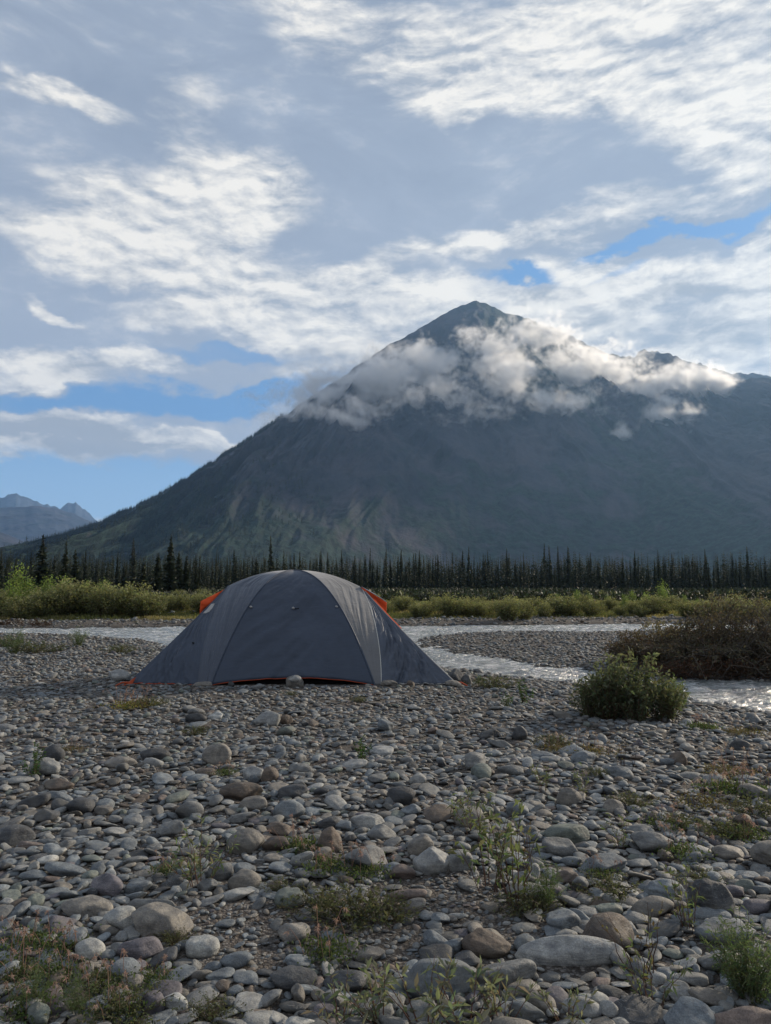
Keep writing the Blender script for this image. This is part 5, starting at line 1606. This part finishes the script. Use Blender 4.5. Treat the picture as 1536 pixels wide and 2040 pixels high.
AV = [(600, 1690, avens[0], .8, 'nodding pink seed heads beside the upright brown stone'), (655, 1735, avens[1], .8, 'pink seed heads before the large humped grey stone'), (730, 1740, avens[2], .8, 'seed heads on thin stems right of the humped grey stone'),
      (655, 1900, avens[0], .75, 'pair of tall dry seed stalks below the dense green clump'), (60, 1890, avens[1], 0.72, 'pink seed heads near the left edge'), (120, 1900, avens[2], 0.65, 'pink seed heads left of the cream cracked stone'), (20, 1960, avens[0], 0.72, 'pink seed heads at the left edge by the bottom'),
      (110, 1960, avens[1], 0.65, 'seed heads amid green growth at lower left'), (210, 1970, avens[2], 0.65, 'seed heads right of the green growth at lower left'), (230, 2030, avens[0], 0.65, 'large pink seed heads at the bottom left'), (60, 2036, avens[2], 0.65, 'pink seed heads in the bottom left corner'),
      (300, 1960, avens[1], .5, 'small seed heads right of the purplish stone'), (1180, 1500, avens_w[0], .9, 'whitish seed heads left below the leafy green bush'), (1110, 1490, avens_w[1], .9, 'whitish seed heads on the dark stone below the bush'),
      (1450, 1530, avens_w[0], 1.0, 'fluffy white seed heads at the right'), (1400, 1600, avens_w[1], .9, 'cream seed heads above the flat faced boulder'), (1500, 1580, avens[1], 1.2, 'pink-brown seed heads at the right edge'), (1440, 1570, avens[0], 1.1, 'pink-brown seed heads in the middle of the right patch'),
      (1480, 1460, avens_w[1], .9, 'pale seed heads by the water at the right edge'), (1400, 1450, avens[2], 1.0, 'pinkish seed heads right of the leafy green bush'), (1360, 1700, avens[0], .8, 'seed heads right of the flat faced boulder'), (1480, 1660, avens[1], .9, 'seed heads over the mat at the right edge'),
      (1200, 1740, avens[2], .6, 'small curled seed head above the brown boulder'), (140, 1500, avens_w[0], .5, 'pale curled seed head right of the black boulder'), (450, 1540, avens[1], .6, 'brownish seed heads below the round boulder'), (330, 1735, avens[0], .5, 'rust coloured tuft left of centre'),
      (1310, 1350, avens[1], 1.0, 'pink flowers behind the leafy green bush'), (1330, 1640, avens[2], .8, 'seed heads left of the flat faced boulder')]
random.seed(5)
for px, py, ms, s, nm, cat, lb in PL:
    x, y = at(px, py, 0); place(nm, ms, (x, y, gz(x, y) + .01), random.uniform(0, 6.28), s, lb, cat, None, avn if nm == 'seed_grass' else ('foliage', 'stem'))
for px, py, ms, s, lb in AV:
    x, y = at(px, py, 0); place('seed_head_plant', ms, (x, y, gz(x, y) + .01), random.uniform(0, 6.28), s, lb, 'plant', None, avn)

# ------------------------------------------------------------------ uprooted brushwood by the water at the right
def brushwood(nbr, nleaf, Lx, Ly, H, seed, col, topc, lean=0.0, L=.045):
    rg = np.random.RandomState(seed)
    paths, LP = [], []
    for i in range(nbr):
        b = np.array([rg.uniform(0.0, .9) * Lx - Lx * .5, rg.uniform(-.5, .5) * Ly, rg.uniform(-.05, .25) * H])
        d = np.array([rg.normal(lean, .7), rg.normal(0, .5), rg.uniform(.2, 1.4)]); d /= np.linalg.norm(d)
        ln = H * rg.uniform(.5, 1.25)
        P = [b]
        for j in range(6):
            d = d + rg.normal(0, .28, 3) + (0, 0, -.06); d /= np.linalg.norm(d)
            P.append(P[-1] + d * ln / 6)
        P = np.array(P); P[:, 2] = np.maximum(P[:, 2], 0.02)
        env = H * (0.30 + 0.70 * sstep(-.55, -.05, P[:, 0] / Lx)) * (1 - .15 * np.abs(P[:, 1] / Ly))
        P[:, 2] = np.minimum(P[:, 2], env)
        paths.append((P, np.linspace(rg.uniform(.004, .012), .0015, 7)))
        k_ = nleaf // nbr
        u_ = rg.uniform(.5, 6, k_); i0 = np.clip(u_.astype(int), 0, 5); f = (u_ - i0)[:, None]
        LP.append(P[i0] * (1 - f) + P[i0 + 1] * f + rg.normal(0, .03, (k_, 3)))
    LP = np.vstack(LP); n = len(LP)
    C = jitter_col(col, n, rg, .45, .15)
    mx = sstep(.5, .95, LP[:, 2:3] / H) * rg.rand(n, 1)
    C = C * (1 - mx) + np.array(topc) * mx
    V, T, CC_ = leaf_arrays(LP, rg.normal(0, 1, (n, 3)), L * rg.uniform(.5, 1.2, n), L * .42 * rg.uniform(.6, 1.2, n), colr=C, rng=rg)
    lf = fast_mesh('dead_leaves', V, T, False, {'tint': ('FLOAT_COLOR', CC_)}); lf.materials.append(M_DRY)
    V, Fq = tubes(paths, 5)
    br = fast_mesh('branches', V, Fq, True, {'tint': ('FLOAT_COLOR', np.tile((0.070, 0.060, 0.050), (len(V), 1)))}); br.materials.append(M_BARK)
    return lf, br


bn = ('dead_leaves', 'branch')
for px, py, D, Lx, Ly, H, nb, nl, col, topc, rz, L, lb in (
        (1330, 1344, 12.4, 1.5, 1.1, .62, 240, 9000, (0.088, 0.074, 0.048), (0.20, 0.20, 0.105), .1, .055, 'low brown heap of dead willow brush reaching left over the gravel island'),
        (1450, 1350, 12.0, 1.6, 1.3, 1.08, 320, 12000, (0.082, 0.072, 0.048), (0.18, 0.19, 0.105), -.1, .055, 'tall brown mass of uprooted willow brush with twigs on the gravel island'),
        (1560, 1355, 11.8, 1.6, 1.3, 1.20, 320, 7500, (0.068, 0.066, 0.048), (0.13, 0.145, 0.085), .2, .05, 'dark tangle of bare branches at the right edge'),
        (1480, 1362, 11.2, 2.2, .5, .34, 200, 7000, (0.075, 0.043, 0.028), (0.10, 0.07, 0.04), .0, .04, 'fringe of rusty brown twigs along the water under the brushwood')):
    ms = brushwood(nb, nl, Lx, Ly, H, int(px), col, topc, 0, L)
    a = azel(px, 1300)[0]; x, y = D * math.sin(a), D * math.cos(a)
    place('brushwood', ms, (x, y, max(gz(x, y), WZ - .02)), rz, 1.0, lb, 'brushwood', None, bn)
# roots hanging from the cut bank at the far left
ms = brushwood(60, 1600, 2.2, .5, .28, 77, (0.05, 0.032, 0.022), (0.07, 0.05, 0.03), 0, .07)
x, y = at(40, 1252, WZ)
place('root_mat', ms, (x, y + .3, WZ), 0.05, 1.0, 'dark undercut root mat at the water edge far left', 'roots', None, bn)
ms = brushwood(50, 1300, 1.1, .5, .22, 78, (0.05, 0.034, 0.024), (0.09, 0.07, 0.03), 0, .06)
x, y = at(995, 1243, WZ)
place('root_mat', ms, (x, y + .2, WZ), 0.0, 1.0, 'dark roots under the overhanging willow on the far bank', 'roots', None, bn)
